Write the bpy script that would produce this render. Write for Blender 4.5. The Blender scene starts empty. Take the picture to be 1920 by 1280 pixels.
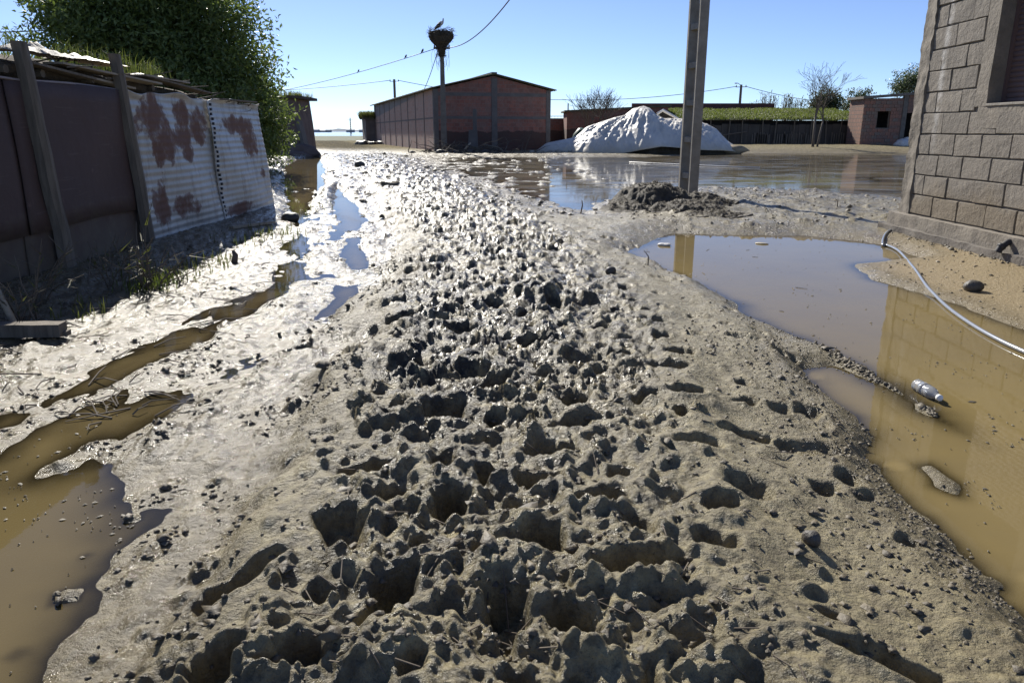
import bpy, bmesh, math, random
import numpy as np
from mathutils import Vector, Matrix, Quaternion

random.seed(7)
rng = np.random.default_rng(7)
scene = bpy.context.scene
COL = scene.collection
R = math.radians

# ------------------------------------------------------------------ camera
CAM_H = 1.2
FPX = 1400.0                       # focal length in photo pixels (1920 wide)
PITCH = math.atan(393 / 1400)
cd = bpy.data.cameras.new('camera')
cam = bpy.data.objects.new('camera', cd)
COL.objects.link(cam)
cd.sensor_width = 36
cd.lens = 36 * FPX / 1920
cd.clip_start = 0.05
cd.clip_end = 9000
cam.location = (0, 0, CAM_H)
cam.rotation_euler = (math.pi / 2 - PITCH, 0, 0)
scene.camera = cam

# ------------------------------------------------------------------ sky and sun
SUN_AZ, SUN_EL = R(-21), R(34)
w = bpy.data.worlds.new('World')
scene.world = w
w.use_nodes = True
nt = w.node_tree
nt.nodes.clear()
sky = nt.nodes.new('ShaderNodeTexSky')
sky.sky_type = 'NISHITA'
sky.sun_disc = False
sky.sun_elevation = SUN_EL
sky.sun_rotation = SUN_AZ
sky.altitude = 0
sky.air_density = 0.6
sky.dust_density = 0.1
sky.ozone_density = 6.5
bg = nt.nodes.new('ShaderNodeBackground')
bg.inputs['Strength'].default_value = 0.098
wo = nt.nodes.new('ShaderNodeOutputWorld')
hs = nt.nodes.new('ShaderNodeHueSaturation')
hs.inputs['Saturation'].default_value = 0.92
hs.inputs['Hue'].default_value = 0.506
nt.links.new(sky.outputs[0], hs.inputs['Color'])
nt.links.new(hs.outputs[0], bg.inputs[0])
nt.links.new(bg.outputs[0], wo.inputs[0])

sl = bpy.data.lights.new('sun', 'SUN')
sl.energy = 5.0
sl.angle = R(0.53)
sl.color = (1.0, 0.95, 0.86)
sun = bpy.data.objects.new('sun', sl)
COL.objects.link(sun)
SDIR = Vector((math.sin(SUN_AZ) * math.cos(SUN_EL), math.cos(SUN_AZ) * math.cos(SUN_EL), math.sin(SUN_EL)))
sun.rotation_euler = (-SDIR).to_track_quat('-Z', 'Y').to_euler()
sun.location = (-10, 20, 20)

vs = scene.view_settings
vs.view_transform = 'Standard'
vs.look = 'None'
vs.gamma = 1
vs.use_curve_mapping = False
vs.exposure = 0.5

# ------------------------------------------------------------------ pixel -> place
def G(px, py, z=0.0):
    """photo pixel -> point on the level z"""
    v = 640 - py
    Y = FPX * math.cos(PITCH) + v * math.sin(PITCH)
    Z = -FPX * math.sin(PITCH) + v * math.cos(PITCH)
    t = (z - CAM_H) / Z
    return Vector(((px - 960) * t, Y * t, z))

def AT(px, py, D):
    """photo pixel -> point at ground distance D"""
    v = 640 - py
    Y = FPX * math.cos(PITCH) + v * math.sin(PITCH)
    Z = -FPX * math.sin(PITCH) + v * math.cos(PITCH)
    t = D / Y
    return Vector(((px - 960) * t, D, CAM_H + Z * t))

# ------------------------------------------------------------------ noise
def _hash(ix, iy, s):
    h = (ix.astype(np.uint32) * np.uint32(374761393) + iy.astype(np.uint32) * np.uint32(668265263)
         + np.uint32((s * 2246822519 + 1013) & 0xffffffff))
    h = (h ^ (h >> np.uint32(13))) * np.uint32(1274126177)
    h = h ^ (h >> np.uint32(16))
    return h

def pn(x, y, s=0):
    x = np.asarray(x, dtype=np.float32); y = np.asarray(y, dtype=np.float32)
    fx = np.floor(x); fy = np.floor(y)
    ix = fx.astype(np.int64); iy = fy.astype(np.int64)
    u = x - fx; v = y - fy
    def g(dx, dy):
        a = _hash(ix + dx, iy + dy, s).astype(np.float32) * np.float32(2 * math.pi / 4294967296.0)
        return np.cos(a) * (u - dx) + np.sin(a) * (v - dy)
    su = u * u * u * (u * (u * 6 - 15) + 10); sv = v * v * v * (v * (v * 6 - 15) + 10)
    a = g(0, 0); b = g(1, 0); c = g(0, 1); d = g(1, 1)
    return (a + su * (b - a)) * (1 - sv) + (c + su * (d - c)) * sv

def fbm(x, y, o, s=0, gain=0.5):
    r = 0; a = 1.0; f = 1.0
    for k in range(o):
        r = r + a * pn(x * f + 17.3 * k, y * f - 9.1 * k, s + k)
        a *= gain; f *= 2.07
    return r

def ridged(x, y, o, s=0, gain=0.5):
    r = 0; a = 1.0; f = 1.0
    for k in range(o):
        r = r + a * (0.45 - np.abs(pn(x * f + 5.1 * k, y * f + 3.7 * k, s + k)) * 2)
        a *= gain; f *= 2.1
    return r

def sst(a, b, x):
    t = np.clip((x - a) / (b - a), 0, 1)
    return t * t * (3 - 2 * t)

def psdf(poly, X, Y):
    """signed distance, positive inside"""
    d = np.full(X.shape, 1e9, dtype=np.float32)
    ins = np.zeros(X.shape, dtype=bool)
    n = len(poly)
    for i in range(n):
        ax, ay = poly[i]; bx, by = poly[(i + 1) % n]
        ex, ey = bx - ax, by - ay
        L = ex * ex + ey * ey + 1e-12
        t = np.clip(((X - ax) * ex + (Y - ay) * ey) / L, 0, 1)
        dx = X - ax - t * ex; dy = Y - ay - t * ey
        d = np.minimum(d, dx * dx + dy * dy)
        c = ((ay > Y) != (by > Y)) & (X < (bx - ax) * (Y - ay) / (by - ay + 1e-12) + ax)
        ins ^= c
    d = np.sqrt(d)
    return np.where(ins, d, -d)

# ------------------------------------------------------------------ object helpers
def tag(o, label=None, cat=None, group=None, kind=None):
    if label: o['label'] = label
    if cat: o['category'] = cat
    if group: o['group'] = group
    if kind: o['kind'] = kind
    return o

def empty(name, loc, label, cat, group=None, rz=0):
    o = bpy.data.objects.new(name, None)
    COL.objects.link(o)
    o.location = loc
    o.rotation_euler = (0, 0, rz)
    o.empty_display_size = 0.2
    return tag(o, label, cat, group)

def link_mesh(name, me, m, parent=None):
    o = bpy.data.objects.new(name, me)
    COL.objects.link(o)
    if m is not None and len(me.materials) == 0: me.materials.append(m)
    if parent is not None: o.parent = parent
    return o

class MB:
    def __init__(self): self.v = []; self.f = []
    def add(self, vs, fs):
        n = len(self.v)
        self.v += [tuple(p) for p in vs]
        self.f += [tuple(i + n for i in q) for q in fs]
        return self
    def box(self, lo, hi, M=None):
        x0, y0, z0 = lo; x1, y1, z1 = hi
        vs = [Vector(p) for p in ((x0,y0,z0),(x1,y0,z0),(x1,y1,z0),(x0,y1,z0),(x0,y0,z1),(x1,y0,z1),(x1,y1,z1),(x0,y1,z1))]
        if M is not None: vs = [M @ p for p in vs]
        return self.add(vs, [(0,3,2,1),(4,5,6,7),(0,1,5,4),(1,2,6,5),(2,3,7,6),(3,0,4,7)])
    def tube(self, pts, rad, n=6, cap=True):
        pts = [Vector(p) for p in pts]
        if not hasattr(rad, '__len__'): rad = [rad] * len(pts)
        vs = []; fs = []
        t0 = (pts[1] - pts[0]).normalized()
        a = t0.orthogonal().normalized()
        for i, p in enumerate(pts):
            t = (pts[min(i + 1, len(pts) - 1)] - pts[max(i - 1, 0)])
            t = t.normalized() if t.length > 1e-9 else t0
            a = (a - t * a.dot(t))
            a = a.normalized() if a.length > 1e-6 else t.orthogonal().normalized()
            b = t.cross(a)
            for k in range(n):
                an = 2 * math.pi * k / n
                vs.append(p + (a * math.cos(an) + b * math.sin(an)) * rad[i])
        for i in range(len(pts) - 1):
            for k in range(n):
                fs.append((i*n+k, i*n+(k+1)%n, (i+1)*n+(k+1)%n, (i+1)*n+k))
        if cap:
            fs.append(tuple(range(n - 1, -1, -1)))
            fs.append(tuple((len(pts)-1)*n + k for k in range(n)))
        return self.add(vs, fs)
    def lathe(self, prof, n=16, M=None):
        vs = []; fs = []
        for r, z in prof:
            for k in range(n):
                a = 2 * math.pi * k / n
                p = Vector((r * math.cos(a), r * math.sin(a), z))
                vs.append(M @ p if M is not None else p)
        for i in range(len(prof) - 1):
            for k in range(n):
                fs.append((i*n+k, i*n+(k+1)%n, (i+1)*n+(k+1)%n, (i+1)*n+k))
        fs.append(tuple(range(n - 1, -1, -1)))
        fs.append(tuple((len(prof)-1)*n + k for k in range(n)))
        return self.add(vs, fs)
    def rock(self, c, r, seed=0, n=7, flat=0.7):
        """uneven lump"""
        rr = random.Random(seed)
        vs = []; fs = []
        rings = 4
        vs.append(Vector((0, 0, -1)))
        for i in range(1, rings):
            ph = -math.pi / 2 + math.pi * i / rings
            for k in range(n):
                a = 2 * math.pi * (k + 0.5 * (i % 2)) / n
                s = rr.uniform(0.72, 1.2)
                vs.append(Vector((math.cos(ph) * math.cos(a), math.cos(ph) * math.sin(a), math.sin(ph))) * s)
        vs.append(Vector((0, 0, rr.uniform(0.8, 1.1))))
        for k in range(n):
            fs.append((0, 1 + (k + 1) % n, 1 + k))
            for i in range(rings - 2):
                b = 1 + i * n
                fs.append((b + k, b + (k + 1) % n, b + n + (k + 1) % n, b + n + k))
            b = 1 + (rings - 2) * n
            fs.append((b + k, b + (k + 1) % n, len(vs) - 1))
        if not hasattr(r, '__len__'): r = (r, r, r * flat)
        rz = rr.uniform(0, 6.28)
        M = Matrix.Rotation(rz, 3, 'Z')
        vs = [Vector(c) + M @ Vector((p.x * r[0], p.y * r[1], p.z * r[2])) for p in vs]
        return self.add(vs, fs)
    def build(self, name, m, parent=None, smooth=False, bevel=0):
        me = bpy.data.meshes.new(name)
        me.from_pydata([tuple(p) for p in self.v], [], self.f)
        if smooth: me.polygons.foreach_set('use_smooth', [True] * len(me.polygons))
        me.update()
        o = link_mesh(name, me, m, parent)
        if bevel:
            b = o.modifiers.new('bevel', 'BEVEL'); b.width = bevel; b.segments = 2; b.limit_method = 'ANGLE'
        return o

def np_mesh(name, V, F, m, parent=None, smooth=True):
    """V (n,3), F (k,4) or (k,3) numpy arrays"""
    me = bpy.data.meshes.new(name)
    k = F.shape[1]
    me.vertices.add(len(V)); me.vertices.foreach_set('co', np.ascontiguousarray(V, dtype=np.float32).ravel())
    me.loops.add(F.size); me.loops.foreach_set('vertex_index', np.ascontiguousarray(F, dtype=np.int32).ravel())
    me.polygons.add(len(F))
    me.polygons.foreach_set('loop_start', np.arange(0, F.size, k, dtype=np.int32))
    me.polygons.foreach_set('loop_total', np.full(len(F), k, dtype=np.int32))
    if smooth: me.polygons.foreach_set('use_smooth', np.ones(len(F), dtype=bool))
    me.update(calc_edges=True)
    return link_mesh(name, me, m, parent)

def grid_faces(nr, nc):
    i = np.arange(nr - 1)[:, None] * nc + np.arange(nc - 1)[None, :]
    return np.stack([i, i + 1, i + nc + 1, i + nc], -1).reshape(-1, 4)

# ------------------------------------------------------------------ material helpers
class NT:
    def __init__(self, name):
        self.m = bpy.data.materials.new(name); self.m.use_nodes = True
        self.t = self.m.node_tree; self.t.nodes.clear()
        self.out = self.n('ShaderNodeOutputMaterial')
    def n(self, typ, **kw):
        nd = self.t.nodes.new(typ)
        for k, v in kw.items(): setattr(nd, k, v)
        return nd
    def l(self, a, b): self.t.links.new(a, b)
    def setin(self, nd, i, v):
        if hasattr(v, 'is_output'): self.l(v, nd.inputs[i])
        elif v is not None:
            if isinstance(v, tuple) and len(v) == 3 and nd.inputs[i].type == 'RGBA': v = (*v, 1)
            nd.inputs[i].default_value = v
    def coord(self, kind='Object', scale=None):
        c = self.n('ShaderNodeTexCoord').outputs[kind]
        if scale is not None:
            mp = self.n('ShaderNodeMapping'); self.l(c, mp.inputs[0])
            mp.inputs['Scale'].default_value = scale if isinstance(scale, tuple) else (scale,) * 3
            c = mp.outputs[0]
        return c
    def noise(self, scale, detail=4, rough=0.55, vec=None, dist=0.0):
        nd = self.n('ShaderNodeTexNoise')
        if vec is not None: self.l(vec, nd.inputs['Vector'])
        nd.inputs['Scale'].default_value = scale; nd.inputs['Detail'].default_value = detail
        nd.inputs['Roughness'].default_value = rough; nd.inputs['Distortion'].default_value = dist
        return nd.outputs['Fac']
    def ramp(self, fac, stops):
        nd = self.n('ShaderNodeValToRGB'); self.l(fac, nd.inputs[0])
        e = nd.color_ramp.elements
        while len(e) < len(stops): e.new(0.5)
        for k, (p, c) in enumerate(stops):
            e[k].position = p
            e[k].color = (c, c, c, 1) if not isinstance(c, tuple) else (*c, 1)
        return nd.outputs[0]
    def mix(self, fac, a, b, mode='MIX'):
        nd = self.n('ShaderNodeMix', data_type='RGBA', blend_type=mode)
        self.setin(nd, 0, fac); self.setin(nd, 6, a); self.setin(nd, 7, b)
        return nd.outputs[2]
    def math(self, op, a, b=None, clamp=False):
        nd = self.n('ShaderNodeMath', operation=op, use_clamp=clamp)
        self.setin(nd, 0, a)
        if b is not None: self.setin(nd, 1, b)
        return nd.outputs[0]
    def attr(self, name):
        nd = self.n('ShaderNodeAttribute'); nd.attribute_name = name
        return nd
    def bump(self, h, strength=0.3, dist=0.01, normal=None):
        nd = self.n('ShaderNodeBump'); self.l(h, nd.inputs['Height'])
        nd.inputs['Strength'].default_value = strength; nd.inputs['Distance'].default_value = dist
        if normal is not None: self.l(normal, nd.inputs['Normal'])
        return nd.outputs[0]
    def bsdf(self, color, rough=0.7, normal=None, **kw):
        nd = self.n('ShaderNodeBsdfPrincipled')
        self.setin(nd, 'Base Color', color); self.setin(nd, 'Roughness', rough)
        if normal is not None: self.l(normal, nd.inputs['Normal'])
        for k, v in kw.items(): self.setin(nd, k.replace('_', ' '), v)
        return nd.outputs[0]
    def done(self, sh):
        self.l(sh, self.out.inputs['Surface']); return self.m

def simple(name, c1, c2=None, scale=3.0, rough=0.75, bump=0.3, bdist=0.01, stretch=(1, 1, 1), bscale=None, contrast=(0.35, 0.68), **kw):
    """two-tone weathered surface with fine relief"""
    t = NT(name)
    co = t.coord('Object', stretch)
    if c2 is None: c2 = tuple(x * 0.65 for x in c1)
    f = t.ramp(t.noise(scale, 6, 0.6, co), [(contrast[0], 0.0), (contrast[1], 1.0)])
    col = t.mix(f, c1, c2)
    nb = t.noise(bscale or scale * 6, 5, 0.6, co)
    return t.done(t.bsdf(col, rough, t.bump(nb, bump, bdist), **kw))
# ================================================================== GROUND
def pxpoly(s, z=0.0):
    return [tuple(G(*map(float, q.split(',')), z)[:2]) for q in s.split()]

PUD_RIGHT = pxpoly('1170,472 1265,437 1330,440 1500,442 1640,458 1712,482 1590,494 1600,507 1640,527 1780,572 1920,627 2250,760 2500,1500 2060,1330 '
                   '1920,1150 1780,1010 1620,862 1645,808 1505,693 1560,690 1700,772 1850,838 1775,768 1700,716 1560,655 1425,592 1400,571')
PUD_YARD = pxpoly('820,294 800,312 900,340 1030,388 1100,406 1150,374 1282,352 1500,362 1690,374 2000,374 2500,300 1690,287 1400,287 1200,294 1000,294')
PUD_LEFT = pxpoly('-300,960 0,905 160,862 258,850 272,960 240,1060 150,1290 100,1500 -400,1500')
PUD_STRIP = pxpoly('-100,880 130,800 380,716 470,650 610,585 640,590 520,665 400,745 250,835 60,880')
PUD_RUT1 = pxpoly('575,292 612,292 632,318 626,345 600,392 570,425 520,410 508,350 515,305')
PUD_RUT2 = pxpoly('618,352 640,345 660,372 690,415 682,433 640,434 622,400')
PUD_RUT3 = pxpoly('640,446 690,440 692,480 700,505 650,510 636,480')
CY = np.array([0, 2, 4.5, 8, 13, 20, 34, 54, 75, 130.0])
CX = np.array([0.05, 0.05, 0.1, -0.15, -1.1, -2.6, -5.8, -11, -17, -33.0])
CW = np.array([0.75, 0.8, 0.9, 0.95, 1.1, 1.3, 1.6, 2.0, 2.2, 2.5])

NR, NC = 1040, 960
_A, _B = 365.0, 118.0
_yy = np.geomspace(0.8, 112, 6000)
_F = _A * (-1 / _yy) + _B * np.log(_yy)
ROWY = np.interp(np.linspace(_F[0], _F[-1], NR), _F, _yy)
COLU = np.linspace(-1, 1, NC)
def half_w(y): return 1.05 + 0.80 * y
GX = (COLU[None, :] * half_w(ROWY)[:, None]).astype(np.float32)
GY = np.repeat(ROWY[:, None], NC, 1).astype(np.float32)

def make_height(X, Y):
    c = np.interp(Y, CY, CX).astype(np.float32)
    wd = np.interp(Y, CY, CW).astype(np.float32)
    far = sst(9, 30, Y)
    n_lo = fbm(X * 0.55, Y * 0.45, 3, 1)
    n_md = fbm(X * 2.1, Y * 1.6, 3, 5)
    d = (X - c) / wd + 0.28 * n_lo + 0.22 * n_md
    churn = 1 - sst(0.62, 1.05, np.abs(d))
    leftz = sst(0.85, 1.25, -d) ; rightz = sst(0.85, 1.25, d)
    # large shape of the land
    left_land = 0.015 + 0.08 * sst(-2.9, -3.7, X) + 0.05 * sst(14, 30, Y)
    # ridges and ruts run along the road
    left_land = left_land + 0.018 * fbm((X - c) * 3.6 + 0.5 * n_lo, Y * 0.75, 4, 11) + 0.012 * fbm(X * 4, Y * 3.1, 3, 15)
    xa = np.interp(Y, [1.2, 2.44, 4.95, 7.0, 12], [-2.05, -1.83, -1.27, -1.5, -3.0]); xb = np.interp(Y, [1.2, 3.0, 4.8, 6.3, 9.0, 13], [-2.6, -2.15, -1.9, -1.85, -2.5, -3.6])
    xe = np.interp(Y, [1.2, 2.5, 4.0, 6.5, 9.5], [-0.95, -1.15, -0.98, -1.05, -1.6])
    wob = 0.10 * pn(X * 0.7, Y * 1.1, 17)
    for xk, wk, dk, sk in ((xa, 0.17, 0.034, 18), (xb, 0.24, 0.031, 19)):
        left_land = left_land - (dk * (0.75 + 1.1 * pn(X * 0.9, Y * 0.8 + sk, sk)) * np.exp(-((X - xk + wob) / wk) ** 2) - 0.45 * dk * np.exp(-((np.abs(X - xk + wob) - wk * 2.0) / (wk * 0.6)) ** 2)) * (1 - sst(8, 13, Y))
    right_land = (0.085 - 0.055 * sst(1.35, 1.6, X) * (1 - sst(5.2, 6.2, Y))) + 0.03 * fbm(X * 1.2, Y * 0.9, 3, 21) + 0.02 * fbm((X - c) * 3.5, Y * 0.9, 3, 25)
    # ridge of the wheel track beside the right puddle
    mid_land = 0.125 + 0.05 * n_lo - 0.04 * far
    H = left_land * leftz + right_land * rightz + mid_land * np.clip(1 - leftz - rightz, 0, 1)
    bank = sst(2.0, 3.2, X) * sst(8.6, 10.5, Y) * (1 - sst(15.5, 17.5, Y))
    H = H + bank * (0.015 + 0.05 * fbm(X * 1.6, Y * 1.2, 4, 31))
    sand = sst(2.6, 3.4, X) * (1 - sst(8.2, 9.2, Y))
    H = H * (1 - sand) + sand * (0.022 + 0.045 * sst(3.4, 4.6, X) + 0.008 * fbm(X * 2, Y * 2, 3, 35))
    back = sst(43, 54, Y) * sst(-1.0, 6.0, X)
    H = H + 0.26 * back
    # waters
    wz = 0.10 * fbm(X * 1.9, Y * 1.9, 3, 41) + 0.035 * fbm(X * 9, Y * 9, 2, 45)
    def cut(poly, depth, e, warp=1.0, rag=0.0, off=0.0):
        nonlocal H, wet
        sd = psdf(poly, X, Y) - off + wz * warp * (1 + far * 3)
        if rag: sd = sd + rag * fbm(X * 1.3, Y * 0.8, 4, 47)
        m = sst(-e, e * 0.7, sd)
        H = H * (1 - m) - depth * m
        wet = np.maximum(wet, sst(-e * 2.2, 0, sd))
    wet = np.zeros_like(H)
    cut(PUD_RIGHT, 0.05, 0.20 + 0.45 * sst(7.0, 9.0, Y), 0.6)
    cut(PUD_YARD, 0.022, 0.3 + 0.045 * Y, 1.2, 0.4)
    yard = sst(-0.3, 0.8, psdf(PUD_YARD, X, Y))
    H = H + yard * (0.040 * fbm(X * 0.33, Y * 0.8, 4, 51) + 0.024 * sst(0.0, -6, X - 2.5 - 0.03 * Y) * (fbm(X * 2.6, Y * 1.2, 4, 57) + 0.25))
    cut(PUD_LEFT, 0.022, 0.22, 0.8, 0, 0.12)
    cut(PUD_RUT1, 0.04, 0.25, 1.0, 0, 0.2)
    cut(PUD_RUT2, 0.05, 0.18, 0.8, 0, 0.10)
    cut(PUD_RUT3, 0.03, 0.15, 0.8, 0, 0.13)
    sd = psdf(pxpoly('1718,872 1745,866 1800,905 1800,932 1750,912'), X, Y) + 0.4 * wz
    H = H + 0.062 * sst(-0.08, 0.04, sd)
    land = sst(-0.004, 0.03, H)
    H0 = H.copy()
    # churned mud
    qx = X + 0.05 * pn(X * 6, Y * 6, 61); qy = Y + 0.05 * pn(X * 6 + 40, Y * 6, 62)
    amp = churn * (0.55 + 0.9 * np.clip(n_md + 0.35, 0, 1))
    H = H + amp * (0.040 * fbm(qx * 2.9, qy * 2.5, 2, 63) + 0.042 * fbm(qx * 6.5, qy * 5.6, 2, 66))
    pil = np.abs(pn(qx * 9, qy * 8, 69)); pil2 = np.abs(pn(qx * 21 + 0.4 * pil, qy * 18, 70)); pil3 = np.abs(pn(qx * 47, qy * 41, 72))
    H = H + amp * (0.040 * (np.sqrt(pil) - 0.4) + 0.020 * (np.sqrt(pil2) - 0.4) + 0.007 * (np.sqrt(pil3) - 0.4) + 0.003 * fbm(qx * 60, qy * 52, 2, 71))
    # smears where boots and hooves dragged: fine parallel ridges in patches of differing direction
    for k_, an in enumerate((0.3, 1.2, 2.1, 2.8)):
        pm = sst(0.10, 0.30, pn(X * 2.6 + 11 * k_, Y * 2.2 - 7 * k_, 76 + k_))
        u_ = X * math.cos(an) + Y * math.sin(an); v_ = -X * math.sin(an) + Y * math.cos(an)
        H = H + amp * pm * 0.012 * ridged(u_ * 24 + 0.8 * pn(v_ * 4, u_ * 4, 5), v_ * 4.5, 2, 86 + k_)
    # everywhere: small relief; the right bank is crumbly, the left one is smooth and rippled
    crumb = land * (0.35 + 0.65 * rightz) * (1 - 0.8 * sand)
    H = H + crumb * (0.006 * ridged(X * 11, Y * 10, 3, 81) + 0.0035 * fbm(X * 45, Y * 40, 2, 85)) + land * rightz * (1 - sand) * 0.012 * np.clip(fbm(X * 5, Y * 3.4, 4, 88), 0, 1)
    lw = leftz * land * (1 - sand)
    cl = np.clip(fbm(X * 3.1, Y * 2.0, 3, 95) - 0.12, 0, 1)
    H = H + lw * (0.019 * fbm(X * 13, Y * 8, 3, 91) + 0.009 * fbm(X * 50, Y * 34, 2, 93) + cl * (0.028 + 0.045 * ridged(X * 12, Y * 10, 3, 97)))
    edge = sst(0.78, 1.0, np.abs(COLU))[None, :] if X.shape == GX.shape else 0
    H = np.where(Y > 96, H * (1 - sst(96, 112, Y)) - 0.04 * sst(96, 112, Y), H)
    return H, churn, leftz, rightz, sand, wet, n_md, bank, yard, H0

GH, CHURN, LEFTZ, RIGHTZ, SANDZ, WETZ, NMD, BANKZ, YARDZ, GH0 = make_height(GX, GY)

def window(x, y, r):
    r0 = np.searchsorted(ROWY, y - r); r1 = np.searchsorted(ROWY, y + r) + 1
    r0 = max(r0 - 1, 0); r1 = min(r1, NR)
    if r1 - r0 < 1: return None
    wmin = half_w(max(y - r, 0.1)); wmax = half_w(y + r)
    us = [(x - r) / wmin, (x - r) / wmax, (x + r) / wmin, (x + r) / wmax]
    c0 = int((min(us) + 1) / 2 * (NC - 1)); c1 = int((max(us) + 1) / 2 * (NC - 1)) + 2
    c0 = max(c0, 0); c1 = min(c1, NC)
    if c1 <= c0: return None
    return slice(r0, r1), slice(c0, c1)

def stamp(x, y, a, b, rot, depth, rim, seed, steep=0.55):
    """a foot-hole: steep walls, uneven floor, squeezed-up rim"""
    rr = max(a, b) * 2.0
    s = window(x, y, rr)
    if s is None: return
    X = GX[s] - x; Y = GY[s] - y
    cr, sr = math.cos(rot), math.sin(rot)
    u = X * cr + Y * sr; v = -X * sr + Y * cr
    u = u / a; v = v / b
    ang = np.arctan2(v, u)
    nz = pn(np.cos(ang) * 1.3 + seed * 3.1, np.sin(ang) * 1.3 + seed * 1.7, 7) + 0.5 * pn(np.cos(ang) * 3.1 + seed, np.sin(ang) * 3.1, 8)
    r = np.sqrt(u * u + v * v) * (1 + 0.48 * nz)
    floor = 1 - 0.35 * pn(X * 22 + seed, Y * 22, 9)
    # the side away from the step is pushed up more
    push = 0.4 + 0.9 * np.clip(pn(np.cos(ang) * 0.9 + seed * 2.3, np.sin(ang) * 0.9 - seed, 12) + 0.3, 0, 1)
    rimv = rim * push * np.exp(-((r - 1.25) / 0.30) ** 2) * (1 + 0.5 * pn(X * 35, Y * 35 + seed, 13))
    m = 1 - sst(steep, 1.0, r)
    h = GH[s]; h0 = GH0[s]
    h = h + rimv * np.clip(1.15 - (h - h0) / 0.07, 0, 1)
    tgt = h0 - depth * floor + 0.35 * (h - h0)
    GH[s] = np.where(tgt < h, h * (1 - m) + tgt * m, h).astype(np.float32)

def lump(x, y, r, h, seed, core=0.2, rag=0.6):
    s = window(x, y, r * 1.6)
    if s is None: return
    X = GX[s] - x; Y = GY[s] - y
    q = np.sqrt(X * X + Y * Y) / r * (1 + rag * pn(X / r * 1.4 + seed, Y / r * 1.4, 21))
    lim = np.clip(1.2 - (GH[s] - GH0[s]) / 0.07, 0, 1)
    GH[s] += (lim * h * (1 - sst(core, 1.0, q)) * (1 + 0.6 * pn(X / r * 3 + seed, Y / r * 3, 22))).astype(np.float32)

sr_ = random.Random(11)
placed = []
# holes one can pick out in the photograph
for k, (px, py, a, b, rot, dp) in enumerate([
        (735, 1120, 0.055, 0.13, -0.25, 0.15), (400, 1240, 0.05, 0.10, -0.2, 0.12), (1015, 1030, 0.06, 0.075, 0.0, 0.15),
        (950, 1150, 0.055, 0.11, 0.1, 0.13), (1200, 1075, 0.13, 0.055, 0.35, 0.13), (450, 1065, 0.045, 0.15, -0.75, 0.06),
        (1660, 1245, 0.12, 0.05, -0.6, 0.09), (1070, 755, 0.07, 0.08, 0.0, 0.14), (1030, 850, 0.11, 0.08, 0.1, 0.09),
        (1165, 662, 0.07, 0.07, 0.0, 0.10), (1275, 660, 0.08, 0.07, 0.3, 0.09), (830, 765, 0.10, 0.09, 0.0, 0.12), (1290, 740, 0.08, 0.05, 0.2, 0.07),
        (850, 950, 0.06, 0.10, 0.1, 0.15), (700, 880, 0.12, 0.06, 0.5, 0.10), (1120, 950, 0.09, 0.06, 0.3, 0.11), (1400, 800, 0.10, 0.05, -0.2, 0.06),
        (1080, 1180, 0.05, 0.09, 0.4, 0.11), (560, 1230, 0.06, 0.05, 0.2, 0.07), (920, 895, 0.06, 0.05, 0, 0.12), (1310, 835, 0.10, 0.05, 0.2, 0.06),
        (1350, 955, 0.06, 0.05, 0.1, 0.07), (600, 1115, 0.04, 0.03, 0.1, 0.05), (1240, 630, 0.05, 0.05, 0, 0.07), (940, 490, 0.10, 0.12, 0.3, 0.1),
        (980, 540, 0.12, 0.10, 0.3, 0.11), (1000, 640, 0.09, 0.09, 0.3, 0.1), (760, 600, 0.12, 0.09, 0.4, 0.12), (860, 615, 0.13, 0.08, 0.3, 0.12)]):
    p = G(px, py, 0.12); placed.append((p.x, p.y, max(a, b) * 1.5))
    stamp(p.x, p.y, a, b, rot, dp * 0.8, 0.02, 100 + k, 0.70)
for k in range(9000):
    y = 1.25 + 26 * sr_.random() ** 1.25
    c_ = float(np.interp(y, CY, CX)); w_ = float(np.interp(y, CY, CW))
    dd = sr_.gauss(-0.05, 0.46)
    x = c_ + dd * w_
    if abs(dd) > 0.9 and sr_.random() < 0.8: continue
    if dd > 0.3 and sr_.random() < 0.55: continue
    far_ = min(1.0, max(0.0, (y - 6) / 14))
    sz = sr_.choice([0.45, 0.6, 0.75, 0.9, 1.05, 1.2]) * (1 + 0.35 * far_)
    gap = (0.095 + 0.105 * sz) * (1 + 0.5 * far_)
    if any((x - q[0]) ** 2 + (y - q[1]) ** 2 < (gap + q[2]) ** 2 * 0.34 for q in placed): continue
    placed.append((x, y, gap))
    if len(placed) > 900: break
    stamp(x, y, 0.055 * sz * sr_.uniform(0.8, 1.3), 0.095 * sz * sr_.uniform(0.7, 1.35), sr_.gauss(0, 0.8),
          sr_.uniform(0.025, 0.09) * (1 if abs(dd) < 0.9 else 0.5), sr_.uniform(0.004, 0.020), k, sr_.uniform(0.45, 0.78))
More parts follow.
